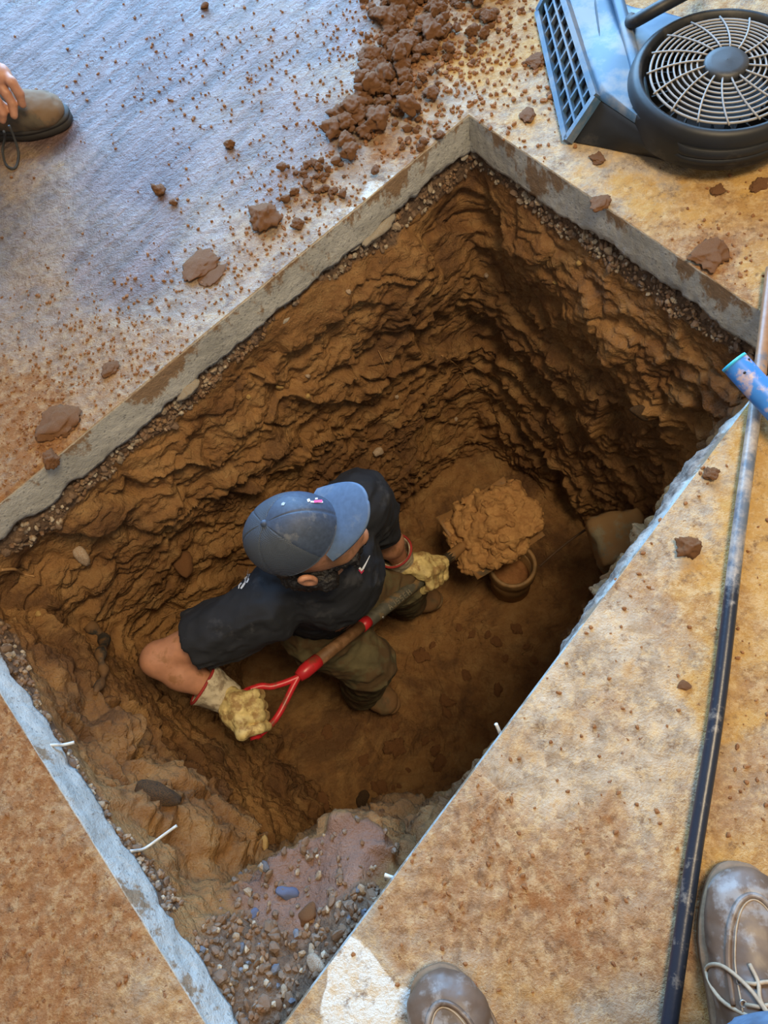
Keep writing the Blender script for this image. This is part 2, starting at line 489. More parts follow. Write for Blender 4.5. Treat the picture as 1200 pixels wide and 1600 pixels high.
def build_slab():
    m = floor_material(); V_, Q_, soil, side, stop, rubble = [], [], [], [], [], []
    off = 0
    far = [np.array(q) for q in ((-0.1, 4.6), (4.0, 0.9), (-0.2, -3.2), (-4.2, 0.2))]
    for e in range(4):
        p0, p1 = QUAD[e], QUAD[(e + 1) % 4]; f0, f1 = far[e], far[(e + 1) % 4]
        nu, nt, ns = 440, 200, 16
        u = np.linspace(0, 1, nu); tv = np.linspace(0, 1, nt) ** 2.1
        nrm = np.array([(p1 - p0)[1], -(p1 - p0)[0]]); nrm /= np.linalg.norm(nrm)      # points into the hole
        if nrm @ (CEN - p0) < 0: nrm = -nrm
        edge = p0 + u[:, None] * (p1 - p0)
        out = f0 + u[:, None] * (f1 - f0)
        XY = edge[:, None, :] * (1 - tv)[None, :, None] + out[:, None, :] * tv[None, :, None]
        sl = soil_at(XY[..., 0], XY[..., 1])
        Z = slab_top_z(XY[..., 0], XY[..., 1], sl[..., 0]) * sstep(0, 0.004, tv)[None, :]
        top = np.concatenate([XY, Z[..., None]], -1)[:, ::-1]        # far -> edge
        # sawn face down to a broken lower arris, then back under the slab
        s = np.linspace(0, 1, ns)[1:]
        e3 = np.concatenate([edge, np.zeros((nu, 1))], 1)
        rag = fbm(e3 * 22, 4, 61 + e) * 0.007 + np.abs(fbm(e3 * 7, 3, 71 + e)) * 0.010
        corner = sstep(0, 0.03, u) * sstep(0, 0.03, 1 - u); rag = rag * corner
        depth = THICK - rag
        fz = -s[None, :] * depth[:, None]
        inward = np.zeros_like(fz)
        pf = np.concatenate([np.repeat(edge[:, None, :], ns - 1, 1), fz[..., None]], -1)
        rough = fbm(pf * 60, 3, 80)
        if e == 1:      # on this side the saw only went part way: the rest broke off rough and stands proud
            prof = sstep(0.20, 0.42, s)[None, :]; win = (sstep(0.06, 0.16, u) * (1 - sstep(0.36, 0.58, u)))[:, None]
            inward = sstep(0, 0.2, s)[None, :] * 0.0038 * corner[:, None] + prof * win * (0.006 + 0.016 * np.clip(fbm(pf * 9, 4, 90) + 0.45, 0, 1.6)) * corner[:, None] + prof * rough * 0.0035
            inward -= (1 - win) * prof * 0.012
        else:
            inward = rough * 0.0010 - sstep(0.8, 1.0, s)[None, :] * np.clip(fbm(pf * 16, 3, 33), 0, 1) * 0.014 * corner[:, None]
            if e == 2: inward += sstep(0.0, 0.2, s)[None, :] * fbm(pf * 14, 3, 34) * 0.003
        face = np.concatenate([edge[:, None, :] + nrm * inward[..., None], fz[..., None]], -1)
        rub = np.zeros((nu, nt + ns + 2)); rub[:, nt:nt + ns - 1] = (prof if e == 1 else 0.0); rub[:, nt + ns - 1:] = 1.0; rubble.append(rub.ravel())
        back = []
        for k, (bo, bz) in enumerate(((0.02, 0.004), (0.08, 0.0), (0.30, 0.0))):
            back.append(np.concatenate([edge - nrm * bo, (fz[:, -1] + bz)[:, None]], 1))
        G = np.concatenate([top, face, np.stack(back, 1)], 1); nv = G.shape[1]
        V_.append(G.reshape(-1, 3)); Q_.append(grid_quads(nu, nv, flip=False) + off); off += nu * nv
        so = np.zeros((nu, nv, 3)); so[:, :nt] = sl[:, ::-1]; soil.append(so.reshape(-1, 3))
        sd = np.zeros((nu, nv)); sd[:, nt:] = 1.0; side.append(sd.ravel())
        st = np.zeros((nu, nv)); st[:, nt:nt + ns - 1] = (1 - s) * (0.55 if e == 2 else 1.0); stop.append(st.ravel())
    me = mesh_np('floor', np.vstack(V_), np.vstack(Q_))
    a = me.color_attributes.new('soil', 'FLOAT_COLOR', 'POINT'); so = np.vstack(soil)
    a.data.foreach_set('color', np.concatenate([so, np.ones((len(so), 1))], 1).astype(np.float32).ravel())
    for nm, dat in (('side', side), ('side_top', stop), ('rubble', rubble)):
        b = me.attributes.new(nm, 'FLOAT', 'POINT'); b.data.foreach_set('value', np.concatenate(dat).astype(np.float32))
    o = obj('floor', me, m)
    # crisp saw edge: mark by sharp faces of the cut
    tag(o, 'muddy concrete floor slab with a four sided hole sawn through it', kind='structure')
    # underside closing the slab
    return o


def pit_material():
    t = NT('dug_clay')
    n1 = t.noise(4, 6, 0.6, dist=0.4); n2 = t.noise(14, 7, 0.68); n3 = t.noise(60, 6, 0.7); n4 = t.noise(190, 3, 0.7)
    c = t.mix(t.ramp(n1, [(0.34, 0.0), (0.66, 1.0)]), (0.19, 0.083, 0.024), (0.36, 0.180, 0.058))
    c = t.mix(t.ramp(n2, [(0.46, 0.0), (0.72, 0.75)]), c, (0.44, 0.26, 0.10))
    c = t.mix(t.ramp(n2, [(0.30, 0.75), (0.44, 0.0)]), c, (0.095, 0.045, 0.018))
    c = t.mix(t.ramp(n3, [(0.66, 0.0), (0.74, 0.7)]), c, (0.52, 0.34, 0.15))
    c = t.mix(t.ramp(t.noise(2.6, 7, 0.72, dist=0.6), [(0.50, 0.0), (0.60, 0.75)]), c, (0.115, 0.050, 0.017))
    g = t.attr('gravel'); ng = t.ramp(t.math('ADD', g, t.math('MULTIPLY', t.math('SUBTRACT', n2, 0.5), 0.7)), [(0.35, 0.0), (0.65, 1.0)])
    gc = t.mix(t.ramp(n3, [(0.35, 0.0), (0.65, 1.0)]), (0.085, 0.05, 0.030), (0.22, 0.135, 0.080))
    c = t.mix(ng, c, gc)
    p = t.attr('pink'); c = t.mix(t.ramp(t.math('ADD', p, t.math('MULTIPLY', t.math('SUBTRACT', n3, 0.5), 0.6)), [(0.3, 0.0), (0.7, 0.9)]), c, t.mix(n2, (0.15, 0.075, 0.050), (0.36, 0.22, 0.17)))
    vk = t.voro(34, t.vec((1, 1, 1.5)), 'DISTANCE_TO_EDGE'); ck = t.ramp(vk.outputs['Distance'], [(0.0, 0.0), (0.10, 1.0)])
    fk = t.ramp(t.noise(7, 4, 0.6), [(0.45, 1.0), (0.60, 0.0)])
    b = t.bump(n2, 0.8, 0.014); b = t.bump(t.math('MAXIMUM', ck, fk), 0.5, 0.004, b); b = t.bump(t.math('ADD', n3, t.math('MULTIPLY', n4, 0.45)), 1.0, 0.008, b)
    return t.done(c, t.math('SUBTRACT', 0.80, t.math('MULTIPLY', n1, 0.30)), b)


def poly_r(th, inset, poly=QUAD):
    """distance from CEN to the (inset) opening along angle th"""
    d = np.stack([np.cos(th), np.sin(th)], -1); r = np.full(th.shape, 9.0)
    for e in range(4):
        p0, p1 = poly[e], poly[(e + 1) % 4]
        n = np.array([(p1 - p0)[1], -(p1 - p0)[0]]); n /= np.linalg.norm(n)
        if n @ (CEN - p0) < 0: n = -n
        k = ((CEN - p0) @ n - inset) / np.maximum(-(d @ n), 1e-6)
        r = np.where(-(d @ n) > 1e-6, np.minimum(r, k), r)
    return r


def ang(p): return math.atan2(p[1] - CEN[1], p[0] - CEN[0])


def polar_curve(th, pts, default=9.0):
    """radius along th of an open curve of world points, default outside it"""
    a = np.array([ang(p) for p in pts]); r = np.array([math.hypot(p[0] - CEN[0], p[1] - CEN[1]) for p in pts])
    a = np.where(a > a.max() - 2 * math.pi + 6.4, a, a)
    base = a[0]; a = (a - base + math.pi) % (2 * math.pi) - math.pi; t = (th - base + math.pi) % (2 * math.pi) - math.pi
    i = np.argsort(a)
    return np.interp(t, a[i], r[i], left=default, right=default)


def smooth_ring(r, k):
    w = np.hanning(2 * k + 3)[1:-1]; w /= w.sum(); return np.convolve(np.concatenate([r[-k:], r, r[:k]]), w, 'valid')


RIM = [(-1.16, 0.30), (-0.90, 0.00), (-0.70, -0.115), (-0.60, -0.165), (-0.478, -0.165), (-0.40, -0.115), (-0.329, -0.073), (-0.25, -0.08), (-0.175, -0.115), (-0.02, -0.25)]
PIT = {}


def build_pit():
    K, NW, NF = 820, 330, 90
    th = -np.linspace(0, 2 * math.pi, K, endpoint=False)
    base = poly_r(th, 0.0)
    rim = polar_curve(th, RIM)
    ledge = np.clip((poly_r(th, 0.03) - rim) / 0.12, 0, 1); ledge = smooth_ring(ledge, 9)
    r0 = poly_r(th, -0.07)
    r1 = poly_r(th, -0.012)                                             # under the slab's edge
    r2 = smooth_ring(np.minimum(poly_r(th, 0.035), rim), 7)             # z -.32
    r3 = smooth_ring(np.minimum(poly_r(th, 0.06), rim - 0.01), 16)      # z -.75
    bulge = np.exp(-(((th + 2 * math.pi - (ang((-0.25, -0.05)) % (2 * math.pi)) + math.pi) % (2 * math.pi) - math.pi) / 0.22) ** 2)
    r3 = r3 - bulge * 0.07
    r4 = smooth_ring(np.minimum(poly_r(th, 0.11), rim - 0.03), 40)      # floor, z -1.38
    near = np.exp(-(((th + 2 * math.pi - (ang((0.12, 0.15)) % (2 * math.pi)) + math.pi) % (2 * math.pi) - math.pi) / 0.8) ** 2)
    r2 = r2 + near * 0.05 * (1 - ledge); r3 = r3 + near * 0.09; r4 = r4 + near * 0.10
    z0 = np.full(K, -0.100); z1 = np.full(K, -0.128); z2 = -0.36 + ledge * 0.07; z3 = np.full(K, -0.85) + bulge * 0.2; z4 = np.full(K, -1.34)
    s = np.linspace(0, 1, NW) ** 1.0
    ks = [0, 0.06, 0.26, 0.62, 1.0]
    rows_r = np.zeros((K, NW)); rows_z = np.zeros((K, NW))
    for k in range(4):
        m = (s >= ks[k]) & (s <= ks[k + 1]); f = (s[m] - ks[k]) / (ks[k + 1] - ks[k])
        ra, rb = (r0, r1, r2, r3, r4)[k:k + 2]; za, zb = (z0, z1, z2, z3, z4)[k:k + 2]
        rows_r[:, m] = ra[:, None] * (1 - f) + rb[:, None] * f; rows_z[:, m] = za[:, None] * (1 - f) + zb[:, None] * f
    # round the joins between the bands, keeping the top in place
    for _ in range(10):
        a = rows_r.copy(); b = rows_z.copy()
        rows_r[:, 24:-1] = (a[:, 23:-2] + 2 * a[:, 24:-1] + a[:, 25:]) / 4; rows_z[:, 24:-1] = (b[:, 23:-2] + 2 * b[:, 24:-1] + b[:, 25:]) / 4
    f = np.linspace(0, 1, NF + 1)[1:] * 0.985
    f[-1] = 1.0; fr = r4[:, None] * np.maximum(1 - f, 1e-4); fz = z4[:, None] - 0.05 * sstep(0, 0.3, f)[None, :]
    # concave toe of the wall
    R = np.concatenate([rows_r, fr], 1); Z = np.concatenate([rows_z, fz], 1)
    for _ in range(14):
        a = R.copy(); b = Z.copy(); sl = slice(NW - 14, NW + 14); sm_ = slice(NW - 15, NW + 13); sp_ = slice(NW - 13, NW + 15)
        R[:, sl] = (a[:, sm_] + 2 * a[:, sl] + a[:, sp_]) / 4; Z[:, sl] = (b[:, sm_] + 2 * b[:, sl] + b[:, sp_]) / 4
    X = CEN[0] + R * np.cos(th)[:, None]; Y = CEN[1] + R * np.sin(th)[:, None]
    P = np.stack([X, Y, Z], -1)
    du = np.roll(P, -1, 0) - np.roll(P, 1, 0); dv = np.gradient(P, axis=1)
    N = np.cross(du, dv); N /= np.linalg.norm(N, axis=-1, keepdims=True) + 1e-12
    if (N[0, 200] @ np.array([CEN[0] - P[0, 200, 0], CEN[1] - P[0, 200, 1], 0])) < 0: N = -N
    wallf = np.clip(N[..., 2], 0, 1); wall = 1 - sstep(0.45, 0.9, wallf)
    depthf = sstep(-0.14, -0.26, Z)
    # strata: ledges pulled by the digger, tilted and warped
    q = P * np.array([1, 1, 1.0]); warp = fbm(q * 2.2, 3, 3)
    tilt = Z + 0.16 * X + 0.10 * warp + 0.05 * fbm(q * 6, 3, 7)
    ph = tilt * 9.0; saw = ph - np.floor(ph); ledges = np.where(saw < 0.78, saw / 0.78, (1 - saw) / 0.22)
    ph2 = tilt * 27 + 3 * fbm(q * 4, 2, 12); saw2 = ph2 - np.floor(ph2); led2 = np.where(saw2 < 0.72, saw2 / 0.72, (1 - saw2) / 0.28)
    pw = q + 0.03 * np.stack([vnoise(q * 12, 1), vnoise(q * 12, 2), vnoise(q * 12, 3)], -1)
    f1, f2, cv = cells(pw * np.array([9, 9, 13.0]), 4)
    g1, g2, gv = cells(pw * np.array([26, 26, 34.0]), 14)
    chunk = (cv - 0.5) * 0.028 * sstep(0, 0.12, f2 - f1) - 0.012 * (1 - sstep(0, 0.16, f2 - f1))
    small = (gv - 0.5) * 0.009 * sstep(0, 0.15, g2 - g1) - 0.004 * (1 - sstep(0, 0.2, g2 - g1))
    big = fbm(q * 3.0, 3, 21) * 0.022
    h1, h2, hv = cells(np.stack([pw[..., 0] * 5.5 + tilt * 3, pw[..., 1] * 5.5, pw[..., 2] * 6.5 + pw[..., 0] * 3], -1), 64)
    slab_ = (hv - 0.5) * 0.045 * sstep(0, 0.10, h2 - h1)
    lm = sstep(-0.5, 0.6, fbm(q * 2.6, 2, 77))
    D = wall * (big * 1.3 + (ledges - 0.5) * 0.018 * lm + (led2 - 0.5) * 0.006 * (0.3 + lm) + slab_ * 1.25 + 0.010 * fbm(q * np.array([14, 14, 14.0]), 4, 19) + chunk * 0.8 + small + 0.004 * fbm(q * 60, 3, 25) - 0.010 * np.clip(ridged(q * 7, 3, 88) - 0.9, 0, 1))
    crack = cells(pw * 7.0, 44)
    D += (1 - wall) * (fbm(q * 5, 4, 30) * 0.018 + small * 0.7 - 0.012 * (1 - sstep(0, 0.06, crack[1] - crack[0])) * sstep(-0.2, 0.4, fbm(q * 3, 2, 90)) + 0.0035 * fbm(q * 50, 3, 26))
    D *= (0.12 + 0.88 * depthf)
    top = (Z > -0.14); P2 = P + N * D[..., None]
    P2[:, :, 2] = np.where(np.arange(R.shape[1])[None, :] < 14, np.minimum(P2[:, :, 2], -0.10), P2[:, :, 2])
    nv = R.shape[1]
    verts = np.vstack([P2.reshape(-1, 3), [[CEN[0], CEN[1], float(P2[:, -1, 2].mean())]]])
    me = mesh_np('pit', verts, grid_quads(K, nv, closed_u=True, flip=False))
    # gravel band under the slab and over the shelf in the near corner
    gr = sstep(-0.190, -0.145, Z + 0.040 * fbm(q * 7, 3, 55)) * 0.9
    shelf = ledge[:, None] * (1 - sstep(ks[2] - 0.01, ks[2] + 0.02, np.concatenate([s, np.ones(NF)]))[None, :])
    rad = sstep(0.3, 0.75, (R - r2[:, None]) / np.maximum(base - r2, 0.02)[:, None])
    gr = np.where(shelf > 0.1, shelf * np.clip(rad + 0.15, 0, 1), gr); pink = shelf * (1 - rad) * 0.9
    for nm, d in (('gravel', gr), ('pink', pink)):
        a = me.attributes.new(nm, 'FLOAT', 'POINT'); a.data.foreach_set('value', np.append(d.ravel(), 0).astype(np.float32))
    o = obj('dug_pit', me, pit_material())
    tag(o, 'deep rectangular pit dug through orange brown clay under the slab', kind='structure')
    PIT.update(P=P2, N=N, gr=gr, shelf=shelf, Z=Z, X=X, Y=Y, th=th, K=K, nv=nv, NW=NW)
    # bottom centre plug
    cx = P2[:, -1]; n = len(cx)
    tri = np.array([[i, (i + 1) % n, n] for i in range(n)])
    return o


floor_o = build_slab()
pit_o = build_pit()
# ------------------------------------------------------------------ placing helpers
from mathutils.bvhtree import BVHTree


def part(name, me, mat, root, label=None):
    """a mesh in world coordinates made a part of root"""
    o = obj(name, me, mat); o.parent = root
    if root.parent is None: o.location = -root.location
    if label: o['label'] = label
    return o


def xf(me, M):
    me.transform(M); me.update(); return me


def frame(origin, fwd, up=(0, 0, 1)):
    f = Vector(fwd).normalized(); l = Vector(up).cross(f).normalized(); u = f.cross(l)
    M = Matrix((f, l, u)).transposed().to_4x4(); M.translation = origin; return M


def bvh_of(*meshes):
    vs, fs = [], []
    for me in meshes:
        k = len(vs); vs += [v.co.copy() for v in me.vertices]; fs += [tuple(i + k for i in p.vertices) for p in me.polygons]
    return BVHTree.FromPolygons(vs, fs)


EYE = Vector(CAMP)


def hit(bvh, px, py):
    d = (V(px, py, -1.0) - EYE).normalized(); h = bvh.ray_cast(EYE, d); return h[0], h[1]


def rock(name, r, seed, sub=2, flat=0.8, jag=0.35):
    bm = bmesh.new(); bmesh.ops.create_icosphere(bm, subdivisions=sub, radius=1.0)
    co = np.array([v.co for v in bm.verts]); f1, f2, cv = cells(co * 1.3 + seed * 3.1, seed)
    n = fbm(co * 1.1 + seed * 7.7, 3, seed); s = 1 + jag * 0.7 * n - jag * 0.5 * (f1 - 0.5)
    # flatten a few sides so it reads as broken rather than round
    rs = np.random.RandomState(seed)
    for _ in range(5):
        a = rs.normal(size=3); a /= np.linalg.norm(a); d = (co * s[:, None]) @ a; lim = rs.uniform(0.62, 0.85)
        s = np.where(d > lim, s * lim / np.maximum(d, 1e-6), s)
    for v, k in zip(bm.verts, s): v.co = Vector(v.co) * k * r
    for v in bm.verts: v.co.z *= flat
    return bm_mesh(name, bm, smooth=False if sub < 3 else True)


# ------------------------------------------------------------------ materials used below
M_SKIN = simple('skin', (0.50, 0.235, 0.135), 0.5, 0.12, 40, 0.15, 0.001, dirt=(0.30, 0.14, 0.06), dirt_amt=0.18, dirt_scale=20)
M_HAIR = simple('dark_hair', (0.012, 0.010, 0.010), 0.5, 0.5, 220, 0.9, 0.003)
M_SHIRT = simple('black_cotton', (0.0105, 0.012, 0.017), 0.85, 0.3, 16, 0.3, 0.004, dirt=(0.045, 0.045, 0.05), dirt_amt=0.12)
M_TROUSER = simple('olive_canvas', (0.105, 0.085, 0.040), 0.9, 0.3, 20, 0.4, 0.004, dirt=(0.10, 0.055, 0.022), dirt_amt=0.4)
M_JEANS = simple('blue_denim', (0.095, 0.150, 0.225), 0.85, 0.35, 30, 0.5, 0.004)
M_CANVAS = simple('cream_canvas', (0.55, 0.47, 0.33), 0.85, 0.15, 60, 0.4, 0.002, dirt=(0.22, 0.16, 0.10), dirt_amt=0.30, dirt_scale=25)
M_LEATHER = simple('yellow_hide', (0.62, 0.48, 0.20), 0.65, 0.25, 35, 0.6, 0.004, dirt=(0.30, 0.17, 0.06), dirt_amt=0.35, dirt_scale=30)
M_REDTRIM = simple('red_binding', (0.32, 0.025, 0.02), 0.7)
M_CAPF = simple('navy_twill', (0.042, 0.060, 0.100), 0.62, 0.2, 120, 0.2, 0.001, dirt=(0.13, 0.14, 0.16), dirt_amt=0.14, dirt_scale=24)
M_WHITE = simple('white_print', (0.75, 0.75, 0.75), 0.7, 0.05)
M_PINK = simple('pink_print', (0.80, 0.10, 0.28), 0.7, 0.05)
M_BOOTP = simple('muddy_work_boot', (0.13, 0.085, 0.040), 0.8, 0.3, 25, 0.6, 0.004, dirt=(0.20, 0.10, 0.04), dirt_amt=0.6)


def cap_mesh_material():
    t = NT('navy_mesh_panel'); v = t.voro(520, feature='F1', rnd=0.1)
    c = t.mix(t.ramp(v.outputs['Distance'], [(0.30, 0.0), (0.45, 1.0)]), (0.018, 0.025, 0.040), (0.060, 0.075, 0.10))
    return t.done(c, 0.6, t.bump(v.outputs['Distance'], 0.6, 0.002))


# ------------------------------------------------------------------ gloves


def glove(root, name, wrist, elbow, bar, bdir, nrm, rbar, flip=1, spread=0.0275, label=None):
    """a hand closed round a bar: bar = point on it under the palm, bdir = along it (towards the little finger), nrm = side the back of the hand is on"""
    bar = np.array(bar, float); b = np.array(bdir, float); b /= np.linalg.norm(b)
    wr = np.array(wrist, float); el = np.array(elbow, float)
    w = wr - bar; w -= b * (w @ b); w /= np.linalg.norm(w)
    n = np.cross(b, w); n = n if n @ np.array(nrm, float) > 0 else -n
    def pos(th, rad, s): t = math.radians(th); return bar + b * s + (w * math.cos(t) + n * math.sin(t)) * rad
    pr = []
    rf = 0.0142
    R0 = rbar + rf + 0.001
    kn = []
    for q in range(4):
        s = (q - 1.5) * spread; L = (0.95, 1.05, 1.0, 0.85)[q]
        r = rf * (1.0, 1.03, 0.98, 0.88)[q]
        k0 = pos(78 - 4 * abs(q - 1.3), R0 + 0.016, s); k1 = pos(78 + 62 * L, R0 + 0.006, s * 0.98); k2 = pos(78 + 128 * L, R0, s * 0.95); k3 = pos(78 + 178 * L, R0 - 0.001, s * 0.93)
        kn.append(k0)
        pr += [('+', 0.004, 'limb', k0, k1, r * 1.12, r * 1.04), ('+', 0.004, 'limb', k1, k2, r * 1.04, r * 0.98), ('+', 0.004, 'limb', k2, k3, r * 0.98, r * 0.85)]
        pr.append(('+', 0.010, 'limb', wr + b * s * 0.55 + (bar - wr) * 0.12 + n * 0.006, k0, 0.021, r * 1.35))
    pr.append(('+', 0.012, 'ball', (wr + kn[1] + kn[2]) / 3 - n * 0.004, (0.047, 0.045, 0.029), np.stack([b, w, n], 1)))
    # thumb: leaves the side of the palm near the wrist and closes the other way round
    ts = -flip * spread * 1.9
    t0 = wr * 0.68 + bar * 0.32 + b * ts * 0.6; t1 = pos(12, R0 + 0.014, ts * 1.02); t2 = pos(-48, R0 + 0.004, ts * 0.85); t3 = pos(-100, R0 + 0.001, ts * 0.6)
    pr += [('+', 0.008, 'limb', t0, t1, 0.018, 0.0155), ('+', 0.005, 'limb', t1, t2, 0.0150, 0.0138), ('+', 0.005, 'limb', t2, t3, 0.0135, 0.0115)]
    fa = (el - wr) / np.linalg.norm(el - wr)
    wrk = lambda P: 0.0016 * fbm(P * 75, 3, 5) + 0.0011 * ridged(P * 55, 2, 8)
    g = part(name, implicit(name, pr, 0.0029, 0.006, wrk), M_LEATHER, root, label)
    c0 = wr - fa * 0.012; c1 = wr + fa * 0.072
    cf = part('glove_cuff', implicit('glove_cuff', [('cut', c0, c1, 0.037, 0.055), ('-', 0.001, 'cut', wr + fa * 0.015, c1 + fa * 0.02, 0.031, 0.052)], 0.003, 0.003, lambda P: 0.0025 * fbm(P * 35, 3, 9)), M_CANVAS, g, 'cream canvas cuff')
    ring = []
    a = np.cross(fa, [0, 0, 1.0]); a /= np.linalg.norm(a); c = np.cross(fa, a)
    for q in range(33):
        t = 2 * math.pi * q / 32; ring.append(c1 + (a * math.cos(t) + c * math.sin(t)) * 0.0535)
    rg = part('cuff_binding', tube('cuff_binding', ring, 0.0036, 8, caps=False), M_REDTRIM, g, 'red binding round the cuff')
    return g


# ------------------------------------------------------------------ boots


def boot(root, toe, heading, z0, L=0.30, wide=1.0, mat=None, sole_mat=None, lace_mat=None, moc=False, loops=False, shaft=True, seed=0, label=None, tongue=None):
    h = Vector((heading[0], heading[1], 0)).normalized(); Mw = frame(Vector((toe[0], toe[1], z0)), h)
    w = wide
    pr = [('ball', (-.060, 0, .044), (.058, .050 * w, .034)), ('+', .03, 'ball', (-.125, 0, .046), (.085, .047 * w, .038)), ('+', .02, 'ball', (-.245, 0, .046), (.050, .038 * w, .046)),
          ('+', .03, 'limb', (-.12, 0, .060), (-.215, 0, .105), .034, .042), ('+', .02, 'cut', (-.235, 0, .05), (-.243, 0, .165 if shaft else .115), .044, .048),
          ('+', .02, 'limb', (-.10, 0, .040), (-.24, 0, .040), .040 * w, .036 * w)]
    pr.append(('-', .002, 'cut', (-.243, 0, .135 if shaft else .095), (-.245, 0, .19), .038, .041))
    pr.append(('-', .001, 'cut', (-.15, 0, -.2), (-.15, 0, .024), .3, .3))
    me = implicit('upper', pr, 0.0038, 0.02, lambda P: 0.0016 * fbm(P * 40 + seed, 3, 3) + 0.0012 * np.maximum(0, ridged(P * np.array([45, 12, 12.0]) + seed, 2, 6)))
    bv = bvh_of(me)
    def drop(x, y, up=0.002):
        r = bv.ray_cast(Vector((x, y, 0.3)), Vector((0, 0, -1))); return Vector((x, y, (r[0].z if r[0] else 0.03) + up))
    name = 'boot'
    o = part(name, xf(me, Mw), mat or M_BOOTP, root, label)
    def sub(nm, m2, mt, lb=None):
        s = obj(nm, xf(m2, Mw), mt, o)
        if lb: s['label'] = lb
        return s
    # sole: outline of a foot, two layers with a welt
    bm = bmesh.new()
    def outl(g, z):
        out = []
        for q in range(44):
            t = 2 * math.pi * q / 44; x = math.cos(t); y = math.sin(t)
            X = -L / 2 + x * (L / 2 + g); wd = (0.054 * sstep(-1.0, 0.5, x) + 0.041 * (1 - sstep(-1.0, 0.5, x))) * w - 0.006 * math.exp(-((x + 0.15) / 0.3) ** 2)
            Y = math.copysign(abs(y) ** 0.75, y) * (wd + g) + 0.004 * x
            out.append(bm.verts.new((X, Y, z)))
        return out
    rings = [outl(-.004, 0), outl(.0, .004), outl(.001, .018), outl(-.002, .020), outl(.002, .022), outl(.002, .028), outl(-.010, .031)]
    for a, b in zip(rings, rings[1:]):
        for q in range(44): bm.faces.new((a[q], a[(q + 1) % 44], b[(q + 1) % 44], b[q]))
    bm.faces.new(rings[0][::-1]); bm.faces.new(rings[-1])
    sub('sole', bm_mesh('sole', bm), sole_mat or M_BOOTP)
    lm = lace_mat or M_CANVAS
    if moc:
        pts = [drop(-.165, -.036), drop(-.11, -.037), drop(-.07, -.031), drop(-.045, -.018), drop(-.036, 0), drop(-.045, .018), drop(-.07, .031), drop(-.11, .037), drop(-.165, .036)]
        c = spline(pts, 60); c = [drop(p[0], p[1], 0.0005) for p in c]
        sub('toe_seam', tube('toe_seam', c, 0.0042, 8), mat)
        sub('toe_stitching', tube('toe_stitching', [drop(p[0] * 0.985 - 0.0055, p[1] * .82, 0.0004) for p in c], 0.0012, 6), lm)
    for q in range(4):
        x = -.125 - q * .022
        sub('lace', tube('lace', [drop(x, -.026), drop(x - .004, -.012, .005), drop(x - .006, .003, .006), drop(x - .010, .014, .005), drop(x - .012, .026)], 0.0026, 6), lm)
        for sy in (-1, 1):
            e = drop(x - (0.012 if sy > 0 else 0), sy * .028, 0.001)
            sub('eyelet', tube('eyelet', [e + Vector((math.cos(t) * .004, math.sin(t) * .004, 0)) for t in np.linspace(0, 2 * math.pi, 11)], 0.0012, 5, caps=False), M_CANVAS if not moc else M_METAL)
    if loops:
        for sy, dx in ((1, 0), (-1, .006)):
            p = [drop(-.165, sy * .004, .010), drop(-.140 + dx, sy * .022, .012), drop(-.125 + dx, sy * .045, .006), drop(-.140, sy * .054, .005), drop(-.165, sy * .046, .010), drop(-.172, sy * .012, .012)]
            sub('lace_loop', tube('lace_loop', spline(p, 30), 0.0028, 6), lm)
        p = [drop(-.168, 0, .012), drop(-.15, .012, .010), drop(-.132, .010, .006), drop(-.115, .016, .004)]
        sub('lace_end', tube('lace_end', spline(p, 16), 0.0026, 6), lm)
    if tongue is not None:
        sub('tongue', implicit('tongue', [('limb', (-.150, 0, .090), (-.20, 0, .150), .022, .030, ((0.75, 0, .65), .35)), ('-', .004, 'ball', (-.186, -.004, .148), (.012, .016, .02))], 0.003, 0.01), tongue, 'tan leather tongue')
    return o


M_METAL = simple('worn_metal', (0.35, 0.34, 0.33), 0.4, 0.3, 50, 0.2, 0.001, Metallic=0.8)

# ------------------------------------------------------------------ the man in the pit
man = thing('person', 'man in navy cap, black t-shirt and work gloves digging in the pit', 'person', V(590, 1010, -1.36))
K = dict(
    rs=U(418, 950, -.41), ls=U(560, 783, -.40), re=U(248, 1030, -.45), rw=U(338, 1080, -.53),
    le=U(596, 832, -.66), lw=U(622, 871, -.82), neck=U(497, 872, -.33), chest=U(512, 893, -.46), belly=U(494, 915, -.62), hip=U(500, 945, -.80),
    rh=U(500, 978, -.82), lh=U(532, 930, -.80), rk=U(574, 1034, -.93), lk=U(622, 905, -.93), ra=U(566, 1074, -1.27), la=U(636, 934, -1.26))
Hc = U(468, 836, -.135)
cf_ = lambda x, y, z: ROT @ np.array([x, y, z], float)
HF = cf_(.84, .38, .38); HU = cf_(-.56, .22, .80); HF /= np.linalg.norm(HF); HU -= HF * (HU @ HF); HU /= np.linalg.norm(HU); HL = np.cross(HU, HF)
HM = np.stack([HF, HL, HU], 1)


def hp(f, l, u): return Hc + HF * f + HL * l + HU * u


